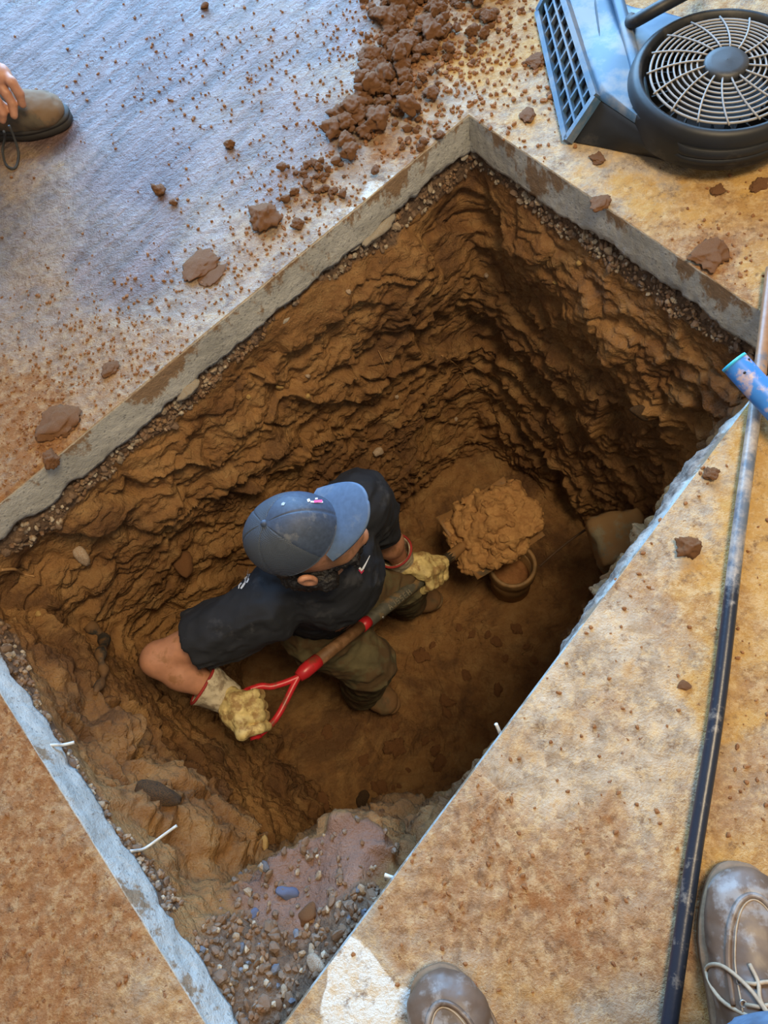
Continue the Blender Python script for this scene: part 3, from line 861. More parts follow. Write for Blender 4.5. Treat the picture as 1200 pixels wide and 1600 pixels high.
body_p = [('ball', hp(-.008, 0, .002), (.086, .069, .088), HM), ('+', .02, 'ball', hp(.032, 0, -.052), (.068, .066, .078), HM),
          ('+', .015, 'limb', hp(.045, -.040, -.075), hp(.070, 0, -.118), .022, .020), ('+', .015, 'limb', hp(.045, .040, -.075), hp(.070, 0, -.118), .022, .020),
          ('+', .008, 'limb', hp(.088, 0, -.012), hp(.106, 0, -.048), .008, .013), ('+', .006, 'ball', hp(.097, .012, -.050), .009), ('+', .006, 'ball', hp(.097, -.012, -.050), .009),
          ('+', .012, 'limb', hp(.074, -.030, .002), hp(.078, .030, .002), .010, .010),
          ('-', .010, 'ball', hp(.093, -.031, -.012), .013), ('-', .010, 'ball', hp(.093, .031, -.012), .013),
          ('+', .006, 'limb', hp(.092, -.018, -.080), hp(.092, .018, -.080), .008, .008), ('+', .006, 'limb', hp(.088, -.015, -.092), hp(.088, .015, -.092), .009, .009),
          ('-', .003, 'limb', hp(.103, -.020, -.086), hp(.103, .020, -.086), .0035, .0035),
          ('+', .03, 'limb', hp(-.015, 0, -.06), K['neck'], .056, .060), ('+', .04, 'limb', K['neck'], K['chest'], .07, .11),
          ('+', .04, 'limb', K['rs'], K['ls'], .05, .05), ('+', .03, 'limb', K['chest'], K['hip'], .115, .115), ('+', .03, 'limb', K['rh'], K['lh'], .09, .09)]
for sgn in (-1, 1):
    ec = hp(-.020, sgn * .087, -.030)
    body_p += [('+', .004, 'ball', ec, (.018, .010, .029), HM), ('-', .003, 'ball', ec + HL * sgn * .009 + HF * .002, (.010, .009, .018), HM), ('+', .003, 'ball', ec + HF * -.002 + HU * -.026, (.009, .006, .010), HM)]
for a, b, c, w in (('rs', 're', 'rw', .044), ('ls', 'le', 'lw', .044)):
    A, B, C_ = K[a], K[b], K[c]
    body_p += [('+', .02, 'limb', A, B, .050, .040), ('+', .02, 'limb', B, B * .6 + C_ * .4, .041, .042), ('+', .02, 'limb', B * .6 + C_ * .4, C_, .042, .027),
               ('+', .01, 'limb', C_, C_ + (C_ - B) / np.linalg.norm(C_ - B) * .05, .027, .024)]
for a, b, c in (('rh', 'rk', 'ra'), ('lh', 'lk', 'la')):
    body_p += [('+', .02, 'limb', K[a], K[b], .075, .050), ('+', .02, 'limb', K[b], K[c], .050, .034)]
body_me = implicit('body', body_p, 0.0056, 0.02, lambda P: 0.0006 * fbm(P * 40, 2, 3))
part('body', body_me, M_SKIN, man)
for sgn in (-1, 1):
    bm = bmesh.new(); bmesh.ops.create_uvsphere(bm, u_segments=16, v_segments=10, radius=.0115); me = bm_mesh('eye', bm); me.transform(Matrix.Translation(hp(.083, sgn * .031, -.012)))
    part('eye', me, M_WHITE if False else simple('eye_white', (0.6, 0.57, 0.53), 0.3, 0.05), man)
# hair at the nape and temples, short beard along the jaw
hair_p = [('+', .02, 'ball', hp(-.055, -.035, -.065), .052), ('+', .02, 'limb', hp(-.05, -.045, -.07), hp(-.02, -.070, -.105), .038, .030), ('+', .02, 'limb', hp(-.05, .045, -.07), hp(-.02, .060, -.10), .036, .028),('ball', hp(-.016, 0, -.004), (.094, .083, .100), HM), ('+', .02, 'ball', hp(-.040, 0, -.060), (.060, .070, .055), HM), ('-', .004, 'ball', hp(.085, 0, .0), (.085, .095, .12), HM),
          ('-', .003, 'limb', hp(-.004, -.10, -.032), hp(-.004, .10, -.032), .040, .040), ('-', .003, 'limb', hp(.03, -.11, -.045), hp(.03, .11, -.045), .035, .035)]
part('hair', implicit('hair', hair_p, 0.0036, 0.01, lambda P: 0.004 * ridged(P * 90, 3, 4)), M_HAIR, man)
beard_p = [('+', .012, 'limb', hp(.008, sg * .058, -.085), hp(.045, sg * .042, -.120), .012, .017) for sg in (-1, 1)] + [('+', .012, 'limb', hp(.045, -.042, -.120), hp(.070, 0, -.130), .016, .017), ('+', .012, 'limb', hp(.045, .042, -.120), hp(.070, 0, -.130), .016, .017)]
part('beard', implicit('beard', beard_p, 0.0036, 0.01, lambda P: 0.005 * ridged(P * 95, 3, 6)), M_HAIR, man)

# shirt: torso, two short sleeves, collar
def along(a, b, t): return a + (b - a) * t


rsl = along(K['rs'], K['re'], .64); lsl = along(K['ls'], K['le'], .80)
shirt_p = [('limb', along(K['rs'], K['ls'], .12), along(K['rs'], K['ls'], .88), .068, .068), ('+', .05, 'limb', K['neck'] - (K['neck'] - K['chest']) * .35, K['chest'], .092, .126),
           ('+', .05, 'limb', K['chest'], K['belly'], .126, .118), ('+', .04, 'cut', K['belly'], K['hip'] + (K['hip'] - K['belly']) * .02, .118, .124),
           ('+', .04, 'cut', along(K['rs'], K['re'], -.05), rsl, .070, .071), ('+', .03, 'cut', along(K['ls'], K['le'], -.05), lsl, .070, .068),
           ('+', .03, 'limb', K['ls'], along(K['ls'], K['le'], .4), .070, .068), ('+', .03, 'limb', K['rs'], along(K['rs'], K['re'], .4), .070, .068),
           ('+', .02, 'limb', K['neck'] + (K['chest'] - K['neck']) * .05, K['neck'], .072, .070),
           ('-', .002, 'cut', along(K['rs'], K['re'], .56), along(K['rs'], K['re'], .80), .052, .060), ('-', .002, 'cut', along(K['ls'], K['le'], .74), along(K['ls'], K['le'], .95), .050, .056)]


def shirt_wr(P):
    w = ridged(P * np.array([9, 9, 16.0]) + 0.7 * np.stack([vnoise(P * 6, 3)] * 3, -1), 3, 4)
    return 0.006 * w * -1 + 0.003 * fbm(P * 25, 2, 9)


shirt_me = implicit('t_shirt', shirt_p, 0.0050, 0.03, shirt_wr)
shirt = part('t_shirt', shirt_me, M_SHIRT, man, 'black short sleeved t-shirt')
tr_p = [('+', .05, 'limb', K['rh'], K['lh'], .118, .118), ('+', .04, 'cut', K['hip'] + (K['belly'] - K['hip']) * .45, K['hip'], .106, .112)]
for a, b, c in (('rh', 'rk', 'ra'), ('lh', 'lk', 'la')):
    dn = (K[c] - K[b]) / np.linalg.norm(K[c] - K[b])
    tr_p += [('+', .03, 'limb', K[a], K[b], .102, .078), ('+', .03, 'cut', K[b], K[c] + dn * .035, .078, .066)]
part('trousers', implicit('trousers', tr_p, 0.0058, 0.03, lambda P: -0.006 * ridged(P * np.array([14, 14, 20.0]), 3, 14) + 0.003 * fbm(P * 28, 2, 3)), M_TROUSER, man, 'olive work trousers')
for toe, hd in ((U(622, 1111, -1.36), (.82, -.57)), (U(692, 943, -1.35), (.99, -.12))):
    boot(man, toe, hd, toe[2], mat=M_BOOTP, seed=int(toe[0] * 10), label='mud-caked tan work boot')

# cap
def cap_xyz(az, el, out=0.0):
    ce, se = math.cos(el), math.sin(el); front = max(0.0, math.cos(az))
    rx = .103 + .003 * front; rz = .098 + .022 * front * math.sin(min(math.pi, 2 * el))
    zf = se * (.094 + 0.016 * front * ce)
    # crease at the six seams
    sd = abs((math.degrees(az) + 30) % 60 - 30); groove = 0.0016 * math.exp(-(min(abs(sd), 30) / 1.8) ** 2) * (1 if el < 1.5 else 0)
    k = 1.0 + (out - groove) / .1
    bul = ce ** 0.82
    return hp(.0 + rx * bul * math.cos(az) * k - 0.006, .083 * bul * math.sin(az) * k, .010 + zf * k * 1.05)


cap = part('cap', None, None, man) if False else None


def cap_crown(name, a0, a1, mat, nu):
    vs = []
    for i in range(nu + 1):
        az = a0 + (a1 - a0) * i / nu
        for j in range(25): vs.append(cap_xyz(az, math.radians(0 + 90 * j / 24)))
    n1 = len(vs)
    for i in range(nu + 1):
        az = a0 + (a1 - a0) * i / nu
        for j in range(25): vs.append(cap_xyz(az, math.radians(0 + 90 * j / 24), -.003))
    q = grid_quads(nu + 1, 25); me = mesh_np(name, vs, np.vstack([q, q[:, ::-1] + n1, [[0 + i * 25, (i + 1) * 25, (i + 1) * 25 + n1, i * 25 + n1] for i in range(nu)]]))
    return me


R60 = math.radians(60)
cap_o = part('baseball_cap', cap_crown('baseball_cap', -R60 * 1.0, R60 * 1.0, M_CAPF, 60), M_CAPF, man, 'dusty navy trucker cap with curved brim')
cr = obj('mesh_panel', cap_crown('mesh_panel', R60, 2 * math.pi - R60, None, 120), cap_mesh_material(), cap_o); cr['label'] = 'dark mesh back panels'
bt = bmesh.new(); bmesh.ops.create_uvsphere(bt, u_segments=16, v_segments=8, radius=.0075); me = bm_mesh('button', bt); me.transform(Matrix.Translation(Vector(cap_xyz(0, math.pi / 2, .0)) + Vector(HU) * -.001)); obj('button', me, M_CAPF, cap_o)
# brim
vs = []; NU, NVb = 41, 14
for side in (0, 1):
    for i in range(NU):
        u = -1 + 2 * i / (NU - 1); az = u * math.radians(54)
        for j in range(NVb):
            v = j / (NVb - 1)
            b0 = cap_xyz(az, math.radians(2), .0005)
            lx = .078 * v * (1 - abs(u) ** 3.4 * .92); ly = math.sin(az) * 0.018 * v
            loc = HM.T @ (b0 - Hc)
            y = loc[1] + ly; x = loc[0] + lx
            z = loc[2] - 0.006 * v - 9.0 * (y * y) * (0.16 + 0.14 * v) + (0.0 if side == 0 else -.0035)
            vs.append(hp(x, y, z + 0.008 * v))
q = grid_quads(NU, NVb); n1 = NU * NVb
rim_q = [[i * NVb + NVb - 1, (i + 1) * NVb + NVb - 1, (i + 1) * NVb + NVb - 1 + n1, i * NVb + NVb - 1 + n1] for i in range(NU - 1)]
brim_me = mesh_np('brim', vs, np.vstack([q, q[:, ::-1] + n1, rim_q]))
br = obj('brim', brim_me, simple('faded_navy_brim', (0.070, 0.115, 0.20), 0.6, 0.12, 90, 0.2, 0.001, dirt=(0.14, 0.17, 0.22), dirt_amt=0.2), cap_o)

# gloves and the shovel they hold
G1 = U(384, 1080, -.545); G2 = U(400, 1152, -.555); GC = (G1 + G2) / 2
J = U(484, 1042, -.595); J0 = U(466, 1058, -.585); SK = U(700, 872, -1.01)
rg = glove(man, 'glove', K['rw'] + (K['rw'] - K['re']) / np.linalg.norm(K['rw'] - K['re']) * 0.035, K['re'], GC, G2 - G1, (0, 0, 1), .016, flip=1, label='cream hide glove on the grip')
sh_dir = (SK - J) / np.linalg.norm(SK - J)
LG = U(660, 905, -.95); LG = J + sh_dir * ((LG - J) @ sh_dir)
lg = glove(man, 'glove', K['lw'] + (K['lw'] - K['le']) / np.linalg.norm(K['lw'] - K['le']) * 0.025, K['le'], LG, -sh_dir, (0.2, 0.4, 1), .019, flip=-1, label='cream hide glove on the shaft')

M_SHRED = simple('red_enamel', (0.55, 0.022, 0.030), 0.35, 0.15, 20, 0.1, 0.001, dirt=(0.18, 0.06, 0.03), dirt_amt=0.12)
M_SHWOOD = simple('ash_wood', (0.24, 0.125, 0.06), 0.6, 0.25, 40, 0.3, 0.001, dirt=(0.13, 0.06, 0.02), dirt_amt=0.3)
M_SLEEVE = simple('muddy_steel_socket', (0.085, 0.080, 0.060), 0.6, 0.3, 60, 0.4, 0.002, dirt=(0.22, 0.13, 0.05), dirt_amt=0.22)
M_STEEL = simple('muddy_steel', (0.14, 0.10, 0.06), 0.6, 0.3, 30, 0.4, 0.003, dirt=(0.30, 0.15, 0.05), dirt_amt=0.6)
shovel = thing('shovel', 'square shovel with red d-handle held by the man in the pit', 'shovel', Vector(J))
part('grip', tube('grip', [G1 - (G2 - G1) * .04, GC, G2 + (G2 - G1) * .04], .015, 16), M_SHRED, shovel)
for g, bow in ((G1, U(428, 1072, -.57)), (G2, U(438, 1112, -.58))):
    part('yoke_arm', tube('yoke_arm', spline([g, along(g, bow, .55) + (g - GC) * .10, bow, J0, J], 26), .0085, 12), M_SHRED, shovel)
part('yoke_socket', tube('yoke_socket', [J0, along(J0, J, .5), J, J + sh_dir * .03, J + sh_dir * .032], [.014, .019, .0195, .0195, .0165], 18), M_SHRED, shovel)
WE = U(573, 975, -.75); WE = J + sh_dir * ((WE - J) @ sh_dir)
part('shaft', tube('shaft', [J + sh_dir * .02, along(J, WE, .5), WE + sh_dir * .01], .0172, 18), M_SHWOOD, shovel, 'bare wooden shaft')
part('red_band', tube('red_band', [WE - sh_dir * .028, WE + sh_dir * .008], .0180, 18), M_SHRED, shovel)
SP = SK - sh_dir * .13
slv = part('socket', tube('socket', [WE + sh_dir * .002, WE + sh_dir * .006, SP, SK + sh_dir * .02], [.0165, .0195, .0200, .0180], 18), M_SLEEVE, shovel, 'grey steel socket with stamped letters')
rv = tube('rivet', [WE + sh_dir * .055 + np.array([.012, -.013, .008]), WE + sh_dir * .055 + np.array([.016, -.017, .010])], .004, 8); obj('rivet', rv, M_METAL, slv)
# blade: an open square pan
BL = U(686, 815, -1.075); BR = U(746, 905, -1.11); BT = U(828, 800, -1.06)
bx = np.array(BR) - BL; bw = np.linalg.norm(bx); bx /= bw; by = (BT - (BL + BR) / 2); by -= bx * (by @ bx); by /= np.linalg.norm(by); bz = np.cross(bx, by)
if bz[2] < 0: bz = -bz
BO = (np.array(BL) + BR) / 2
vs = []; NB = 23; NL = 25; bl = .262; hw = .122
for s_ in (0, 1):
    for i in range(NB):
        u = -1 + 2 * i / (NB - 1)
        for j in range(NL):
            v = j / (NL - 1); lift = .035 * abs(u) ** 6 * (1 - v * .6) + .040 * math.exp(-(v / .10) ** 2) * (1 - .3 * abs(u)) - .012 * math.sin(v * math.pi)
            vs.append(BO + bx * u * hw * (1 - .03 * v) + by * v * bl + bz * (lift - .0025 * s_))
q = grid_quads(NB, NL); nn = NB * NL
edge = [[i * NL + NL - 1, (i + 1) * NL + NL - 1, (i + 1) * NL + NL - 1 + nn, i * NL + NL - 1 + nn] for i in range(NB - 1)] + [[i * NL, i * NL + nn, (i + 1) * NL + nn, (i + 1) * NL] for i in range(NB - 1)]
part('blade', mesh_np('blade', vs, np.vstack([q, q[:, ::-1] + nn, edge])), M_STEEL, shovel, 'square steel blade under the soil')
part('blade_tang', tube('blade_tang', [SK - sh_dir * .02, SK + sh_dir * .03, BO + by * .03 + bz * .035, BO + by * .10 + bz * .012], [.018, .019, .015, .006], 12), M_STEEL, shovel)


def clod_material(name, a, b, c_):
    t = NT(name); n1 = t.noise(30, 6, 0.7); n2 = t.noise(110, 5, 0.7)
    c = t.mix(t.ramp(n1, [(0.35, 0.0), (0.65, 1.0)]), a, b); c = t.mix(t.ramp(n2, [(0.62, 0.0), (0.72, 0.6)]), c, c_)
    return t.done(c, 0.85, t.bump(t.math('ADD', n1, n2), 0.8, 0.005))


M_CLOD = clod_material('moist_red_clay', (0.20, 0.078, 0.024), (0.34, 0.155, 0.055), (0.42, 0.22, 0.09))
M_CLODL = clod_material('lumpy_light_clay', (0.31, 0.145, 0.045), (0.50, 0.27, 0.095), (0.62, 0.38, 0.16))
heap_p = []
for iu in range(7):
    for iv in range(8):
        u = -.88 + 1.76 * iu / 6 + RNG.uniform(-.06, .06); v = .06 + .92 * iv / 7 + RNG.uniform(-.03, .03)
        if (v < .3 and abs(u) > .75) or (v > .72 and abs(u) > .70): continue
        r = RNG.uniform(.024, .036); hgt = .050 * (1 - abs(u) ** 2.5) * (1 - abs(2 * v - 1.1) ** 2.5) * RNG.uniform(.7, 1.3)
        heap_p.append(('+', .012, 'ball', BO + bx * u * hw + by * (v * bl) + bz * (hgt + .014), (r * RNG.uniform(.9, 1.2), r, r * .8)))
        heap_p.append(('+', .012, 'ball', BO + bx * u * hw * .9 + by * (v * bl) + bz * (hgt * .3 + .010), (.030, .030, .014)))


def heap_wr(P):
    f1, f2, cv = cells(P * 42, 3); return 0.007 * fbm(P * 24, 3, 5) + (cv - 0.5) * 0.010 * sstep(0, .2, f2 - f1) + .004 * (1 - sstep(0, .25, f2 - f1))


hp_o = obj('soil_load', implicit('soil_load', heap_p, 0.0036, 0.012, heap_wr), M_CLODL)
tag(hp_o, 'lumpy load of brown clay heaped on the shovel blade', 'soil')

# printed marks, laid on the cloth they belong to
def decal(name, polys, meshes, mat, parent, lift=0.0008, label=None):
    """polys: pixel outlines in the photograph; each is filled, then set down on the surface below it"""
    bv = bvh_of(*meshes); bm = bmesh.new()
    for pl in polys:
        f = [bm.verts.new((x, y, 0)) for x, y in pl]
        try: bm.faces.new(f)
        except ValueError: pass
    bmesh.ops.triangulate(bm, faces=bm.faces[:]); bmesh.ops.subdivide_edges(bm, edges=bm.edges[:], cuts=2, use_grid_fill=False)
    bmesh.ops.triangulate(bm, faces=bm.faces[:])
    last = None
    for v in bm.verts:
        p, n = hit(bv, v.co.x, v.co.y)
        if p is None: p, n = last if last else (V(v.co.x, v.co.y, -.4), Vector((0, 0, 1)))
        else:
            if n.dot(EYE - p) < 0: n = -n
            last = (p, n)
        v.co = p + n * lift
    me = bm_mesh(name, bm); o = obj(name, me, mat, parent)
    if label: o['label'] = label
    return o


def stroke(pts, w):
    out1, out2 = [], []
    for k, p in enumerate(pts):
        a = pts[max(k - 1, 0)]; b = pts[min(k + 1, len(pts) - 1)]; dx, dy = b[0] - a[0], b[1] - a[1]; L = math.hypot(dx, dy) or 1
        ww = w[k] if isinstance(w, (list, tuple)) else w
        out1.append((p[0] - dy / L * ww, p[1] + dx / L * ww)); out2.append((p[0] + dy / L * ww, p[1] - dx / L * ww))
    return [[out1[k], out1[k + 1], out2[k + 1], out2[k]] for k in range(len(pts) - 1)]


decal('chest_tick', stroke([(561, 887), (564.5, 891), (567, 888), (572, 879), (577.5, 868)], [1.6, 2.2, 1.6, 1.0, .4]), [shirt_me], M_WHITE, shirt, label='white tick mark')
decal('tick_red_edge', stroke([(560.5, 890), (564.5, 895), (568, 891)], [1.2, 1.8, .8]), [shirt_me], simple('red_print', (0.55, 0.03, 0.08), 0.7), shirt, label='red edge of the tick')  # red print along the lower edge of the white tick
GL = {'A': [[(0, 1), (.5, 0), (1, 1)], [(.2, .65), (.8, .65)]], 'J': [[(.9, 0), (.9, .8), (.5, 1), (.1, .8)]], 'S': [[(.9, .1), (.2, .1), (.2, .5), (.85, .5), (.85, .95), (.1, .95)]], 'E': [[(.9, .05), (.15, .05), (.15, .95), (.9, .95)], [(.15, .5), (.8, .5)]], 'H': [[(.1, 0), (.1, 1)], [(.9, 0), (.9, 1)], [(.1, .5), (.9, .5)]]}
gl_p = []
for k, ch in enumerate('AJSSEH'):
    for st in GL[ch]:
        q_ = [(k * 7.4 + x * 5.2, -3.5 + y * 8.5) for x, y in st]; ca, sa = math.cos(math.radians(-37.5)), math.sin(math.radians(-37.5))
        gl_p += stroke([(607 + x * ca - y * sa, 949 + x * sa + y * ca) for x, y in q_], .45)
decal('stamped_letters', gl_p, [slv.data], simple('clay_filled_stamp', (0.30, 0.25, 0.17), 0.8), slv, .0006, 'row of faint stamped letters')
pl = stroke([(391.5, 879), (389.5, 888)], [.5, .8]) + stroke([(384, 890), (382, 895)], .7) + stroke([(389, 892), (388, 896), (391, 898)], [.8, 1.6, .6]) + stroke([(387, 894), (385.5, 897)], .9)
pl += stroke([(381, 902), (384, 905), (383, 910), (386, 910), (388.5, 905), (386, 902), (382, 902.5)], 1.1) + stroke([(377.5, 911), (374, 915), (373, 920)], [.9, 1.3, .6]) + stroke([(383, 911), (379.5, 916), (376.5, 920)], [1.4, 1.7, 1.2])
decal('back_lettering', pl, [shirt_me], M_WHITE, shirt, label='white lettering down the back')
cap_meshes = [cap_o.data, brim_me]
decal('cap_badge', stroke([(480, 783), (484, 781.5)], 2.2) + stroke([(485, 784.5), (504, 785)], 1.2) + stroke([(492, 780), (496, 779.5)], 1.2), cap_meshes, M_WHITE, cap_o, .0012, 'small white badge')
decal('cap_speck', [[(440, 787), (443, 785), (446, 786), (444, 790), (440, 790)]], cap_meshes, simple('pale_speck', (0.4, 0.45, 0.5), 0.7), cap_o, .001, 'pale speck of dried dirt')
decal('cap_badge_bar', stroke([(490, 784.5), (503, 783.5)], 1.9), cap_meshes, M_PINK, cap_o, .0016, 'pink bar of the badge')
# ------------------------------------------------------------------ gravel and stones
M_PEB = [simple('grey_gravel', (0.19, 0.145, 0.11), 0.7, 0.35, 60, 0.4, 0.002, dirt=(0.20, 0.10, 0.045), dirt_amt=0.45),
         simple('brown_gravel', (0.20, 0.125, 0.075), 0.7, 0.35, 60, 0.4, 0.002), simple('pale_gravel', (0.42, 0.35, 0.26), 0.7, 0.3, 60, 0.4, 0.002, dirt=(0.25, 0.13, 0.05), dirt_amt=0.4),
         simple('blue_grey_gravel', (0.13, 0.14, 0.17), 0.6, 0.3, 60, 0.4, 0.002)]
PEB_MESH = []
for mi, mt in enumerate(M_PEB):
    for k in range(4):
        me = rock('pebble', 1.0, 50 + k + mi * 7, 2 if k < 2 else 1, 0.75); me.materials.append(mt); PEB_MESH.append(me)

PP, PN = PIT['P'], PIT['N']
root = bpy.data.objects.new('gravel_bed', None); COL.objects.link(root); root['kind'] = 'structure'
bed_bm_v, bed_bm_f = [], []
cand = []
Kn, NWn = PIT['K'], PIT['NW']
idx = np.argwhere((PIT['gr'] + (RNG.rand(*PIT['gr'].shape) < .22) * (PIT['shelf'] > .3))[:, 10:NWn] > 0.5); idx[:, 1] += 10
sel = idx[RNG.permutation(len(idx))[:3600]]
for i, j in sel:
    p = PP[i, j]; vp = Vector(p) - EYE
    q = ROT.T @ (p - CAMP); px, py = 600 + FOC * q[0] / -q[2], 800 - FOC * q[1] / -q[2]
    if not (-60 < px < 1260 and -40 < py < 1660): continue
    if PN[i, j] @ (CAMP - p) < 0: continue
    sh = PIT['shelf'][i, j] > 0.15
    r = RNG.uniform(.0042, .0095) * (1.15 if sh else 1.0) * (1.5 if RNG.rand() < .08 else 1)
    cand.append((r, i, j, sh))
cand.sort(key=lambda c: -c[0])
vcat, fcat, off = [], [], 0
for k, (r, i, j, sh) in enumerate(cand):
    n = PN[i, j]; p = PP[i, j] + n * r * 0.25
    w = RNG.rand(); mi = (0 if w < .5 else 1 if w < .82 else 2 if w < .95 else 3) if sh else (0 if w < .3 else 1 if w < .72 else 2)
    me = PEB_MESH[mi * 4 + RNG.randint(4)]
    rot = Vector((RNG.rand(), RNG.rand(), RNG.rand())) * 6.28
    M = Matrix.Translation(p) @ Matrix.Rotation(rot.x, 4, 'X') @ Matrix.Rotation(rot.y, 4, 'Y') @ Matrix.Rotation(rot.z, 4, 'Z') @ Matrix.Diagonal((r * RNG.uniform(.8, 1.3), r * RNG.uniform(.8, 1.1), r * RNG.uniform(.7, 1.0), 1))
    if k < 290:
        o = bpy.data.objects.new('pebble', me); COL.objects.link(o); o.parent = root; o.matrix_world = M
    else:
        m2 = PEB_MESH[mi * 4 + 3]
        vcat.append((np.array([M @ v.co for v in m2.vertices]), np.array([tuple(f.vertices) for f in m2.polygons]), mi))
for mi, nm in enumerate(('grey', 'brown', 'pale', 'blue_grey')):
    vs, fs, off = [], [], 0
    for v, f, m_ in vcat:
        if m_ != mi: continue
        vs.append(v); fs.append(f + off); off += len(v)
    if vs:
        o = obj('fine_gravel', mesh_np('fine_gravel', np.vstack(vs), np.vstack(fs), False), M_PEB[mi], root); o['kind'] = 'stuff'

pit_bvh = bvh_of(pit_o.data)
floor_bvh = bvh_of(floor_o.data)


def on_pit(px, py, up=0.0):
    p, n = hit(pit_bvh, px, py)
    if n.dot(EYE - p) < 0: n = -n
    return p + n * up, n


def put_stone(name, px, py, size, seed, mat, label, cat, group=None, up=.2, shape=(1, 1, 1), sub=3):
    p, n = on_pit(px, py); me = rock(name, 1.0, seed, sub, 1.0, .3); me.materials.append(mat)
    o = bpy.data.objects.new(name, me); COL.objects.link(o)
    o.matrix_world = Matrix.Translation(p + n * size * up) @ n.to_track_quat('Z', 'Y').to_matrix().to_4x4() @ Matrix.Rotation(seed, 4, 'Z') @ Matrix.Diagonal((size * shape[0], size * shape[1], size * shape[2], 1))
    return tag(o, label, cat, group)


M_QUARTZ = simple('chalky_stone', (0.52, 0.46, 0.38), 0.7, 0.2, 50, 0.4, 0.003, dirt=(0.33, 0.18, 0.08), dirt_amt=0.5)
M_OCHST = simple('yellow_stone', (0.50, 0.33, 0.10), 0.7, 0.2, 50, 0.4, 0.003, dirt=(0.33, 0.18, 0.08), dirt_amt=0.4)
M_DARKR = simple('dark_slate', (0.032, 0.028, 0.022), 0.85, 0.4, 30, 0.9, 0.006, dirt=(0.17, 0.085, 0.03), dirt_amt=0.5)
M_BLUER = simple('blue_stone', (0.09, 0.11, 0.19), 0.5, 0.3, 40, 0.4, 0.003)
put_stone('stone', 591, 706, .020, 3, M_QUARTZ, 'chalky white stone stuck in the far wall above the cap', 'stone', shape=(1.1, .8, .7))
put_stone('stone', 128, 866, .024, 5, M_QUARTZ, 'pale stone in the left wall near the slab end', 'stone', shape=(1.2, .8, .6))
put_stone('stone', 437, 604, .010, 6, M_OCHST, 'small yellow stone in the clay under the long slab face', 'stone', shape=(1.2, .8, .6), up=.1)
put_stone('stone', 481, 587, .007, 7, M_QUARTZ, 'tiny white stone in the left clay wall right of a yellow one', 'stone')
put_stone('stone', 412, 1318, .014, 8, M_OCHST, 'yellow stone at the foot of the wall by the gravel shelf', 'stone', shape=(.7, 1.3, .7), up=.1)
put_stone('stone', 450, 1396, .019, 9, M_BLUER, 'blue stone standing out of the pinkish gravel shelf', 'stone', shape=(.7, 1.2, .5))
put_stone('stone', 396, 1429, .012, 10, M_BLUER, 'small blue stone left of the larger blue one on the shelf', 'stone', shape=(1.1, .8, .6))
put_stone('stone', 482, 1430, .022, 12, M_CLOD, 'brown angular lump pressed into the gravel shelf', 'stone', shape=(1.1, .9, .6))
put_stone('stone', 496, 1508, .022, 13, M_QUARTZ, 'pale greenish stone on the gravel beside the sawn edge', 'stone', shape=(.7, 1.1, .5))
put_stone('stone', 288, 880, .034, 14, M_CLOD, 'round clay lump bulging from the left wall beside the cap', 'clay lump', shape=(1.15, .9, .5))
put_stone('stone', 1003, 643, .034, 15, M_DARKR, 'dark slate chunk in the far right wall', 'stone', shape=(1.3, .7, .5), up=.1)
put_stone('stone', 243, 1240, .040, 18, M_DARKR, 'dark muddy rock in the near left wall above the shelf', 'stone', shape=(.55, 1.3, .4), up=.05)
put_stone('stone', 566, 1250, .030, 19, M_DARKR, 'dark half-buried stone in the pit floor by the shelf', 'stone', shape=(1, .8, .3), up=.1)
ws = [(712, 655), (480, 620), (760, 430), (388, 620), (545, 455), (868, 440), (1045, 470), (905, 410), (620, 620), (60, 960)]
for k, (px, py) in enumerate(ws): put_stone('stone', px, py, .0075, 30 + k, M_OCHST if k % 2 else M_QUARTZ, 'thumbnail-sized pale stone flecking the clay wall', 'stone', 'small stones flecking the clay walls', sub=2)

# buried masonry block jutting from the far right wall, and the flat slab leaning beside it
M_BLOCK = simple('muddy_masonry', (0.22, 0.185, 0.115), 0.85, 0.35, 22, 0.7, 0.006, dirt=(0.26, 0.14, 0.05), dirt_amt=0.55)


def chunky_box(name, c, ax, half, mat, seed, bev=.012, n=9):
    bm = bmesh.new(); bmesh.ops.create_cube(bm, size=2.0); bmesh.ops.subdivide_edges(bm, edges=bm.edges[:], cuts=n, use_grid_fill=True)
    A = np.array(ax, float); c = np.array(c, float)
    for v in bm.verts:
        q = np.array(v.co) * half; inner = np.clip(q, -np.array(half) + bev, np.array(half) - bev); d = q - inner; L = np.linalg.norm(d)
        if L > 0: q = inner + d / L * min(L, bev)
        v.co = c + q @ A
    co = np.array([v.co for v in bm.verts]); nn = fbm(co * 28, 3, seed)
    bm.normal_update()
    for v, k in zip(bm.verts, nn): v.co += v.normal * float(k) * .009
    return obj(name, bm_mesh(name, bm), mat)


blk = U(968, 846, -.90); e1 = U(1010, 800, -.93) - U(935, 822, -.95); e1 /= np.linalg.norm(e1); e3 = np.array([-.25, -.15, 1.0]); e3 -= e1 * (e3 @ e1); e3 /= np.linalg.norm(e3); e2 = np.cross(e3, e1)
tag(chunky_box('masonry_block', blk, np.stack([e1, e2, e3]), (.075, .075, .080), M_BLOCK, 3), 'muddy masonry block jutting from the pit wall beside the pipe', 'block')

# clay pipe standing in the floor
M_PIPE = simple('clay_stained_pipe', (0.20, 0.115, 0.045), 0.6, 0.3, 18, 0.4, 0.003, dirt=(0.33, 0.18, 0.07), dirt_amt=0.45)
pc = np.array(U(801, 882, -1.15)); pdn = np.array([-.02, -.02, -1.0]); pdn /= np.linalg.norm(pdn)
pr_ = thing('drain_pipe', 'open muddy drain pipe end standing under the loaded shovel', 'pipe', pc + pdn * .2)


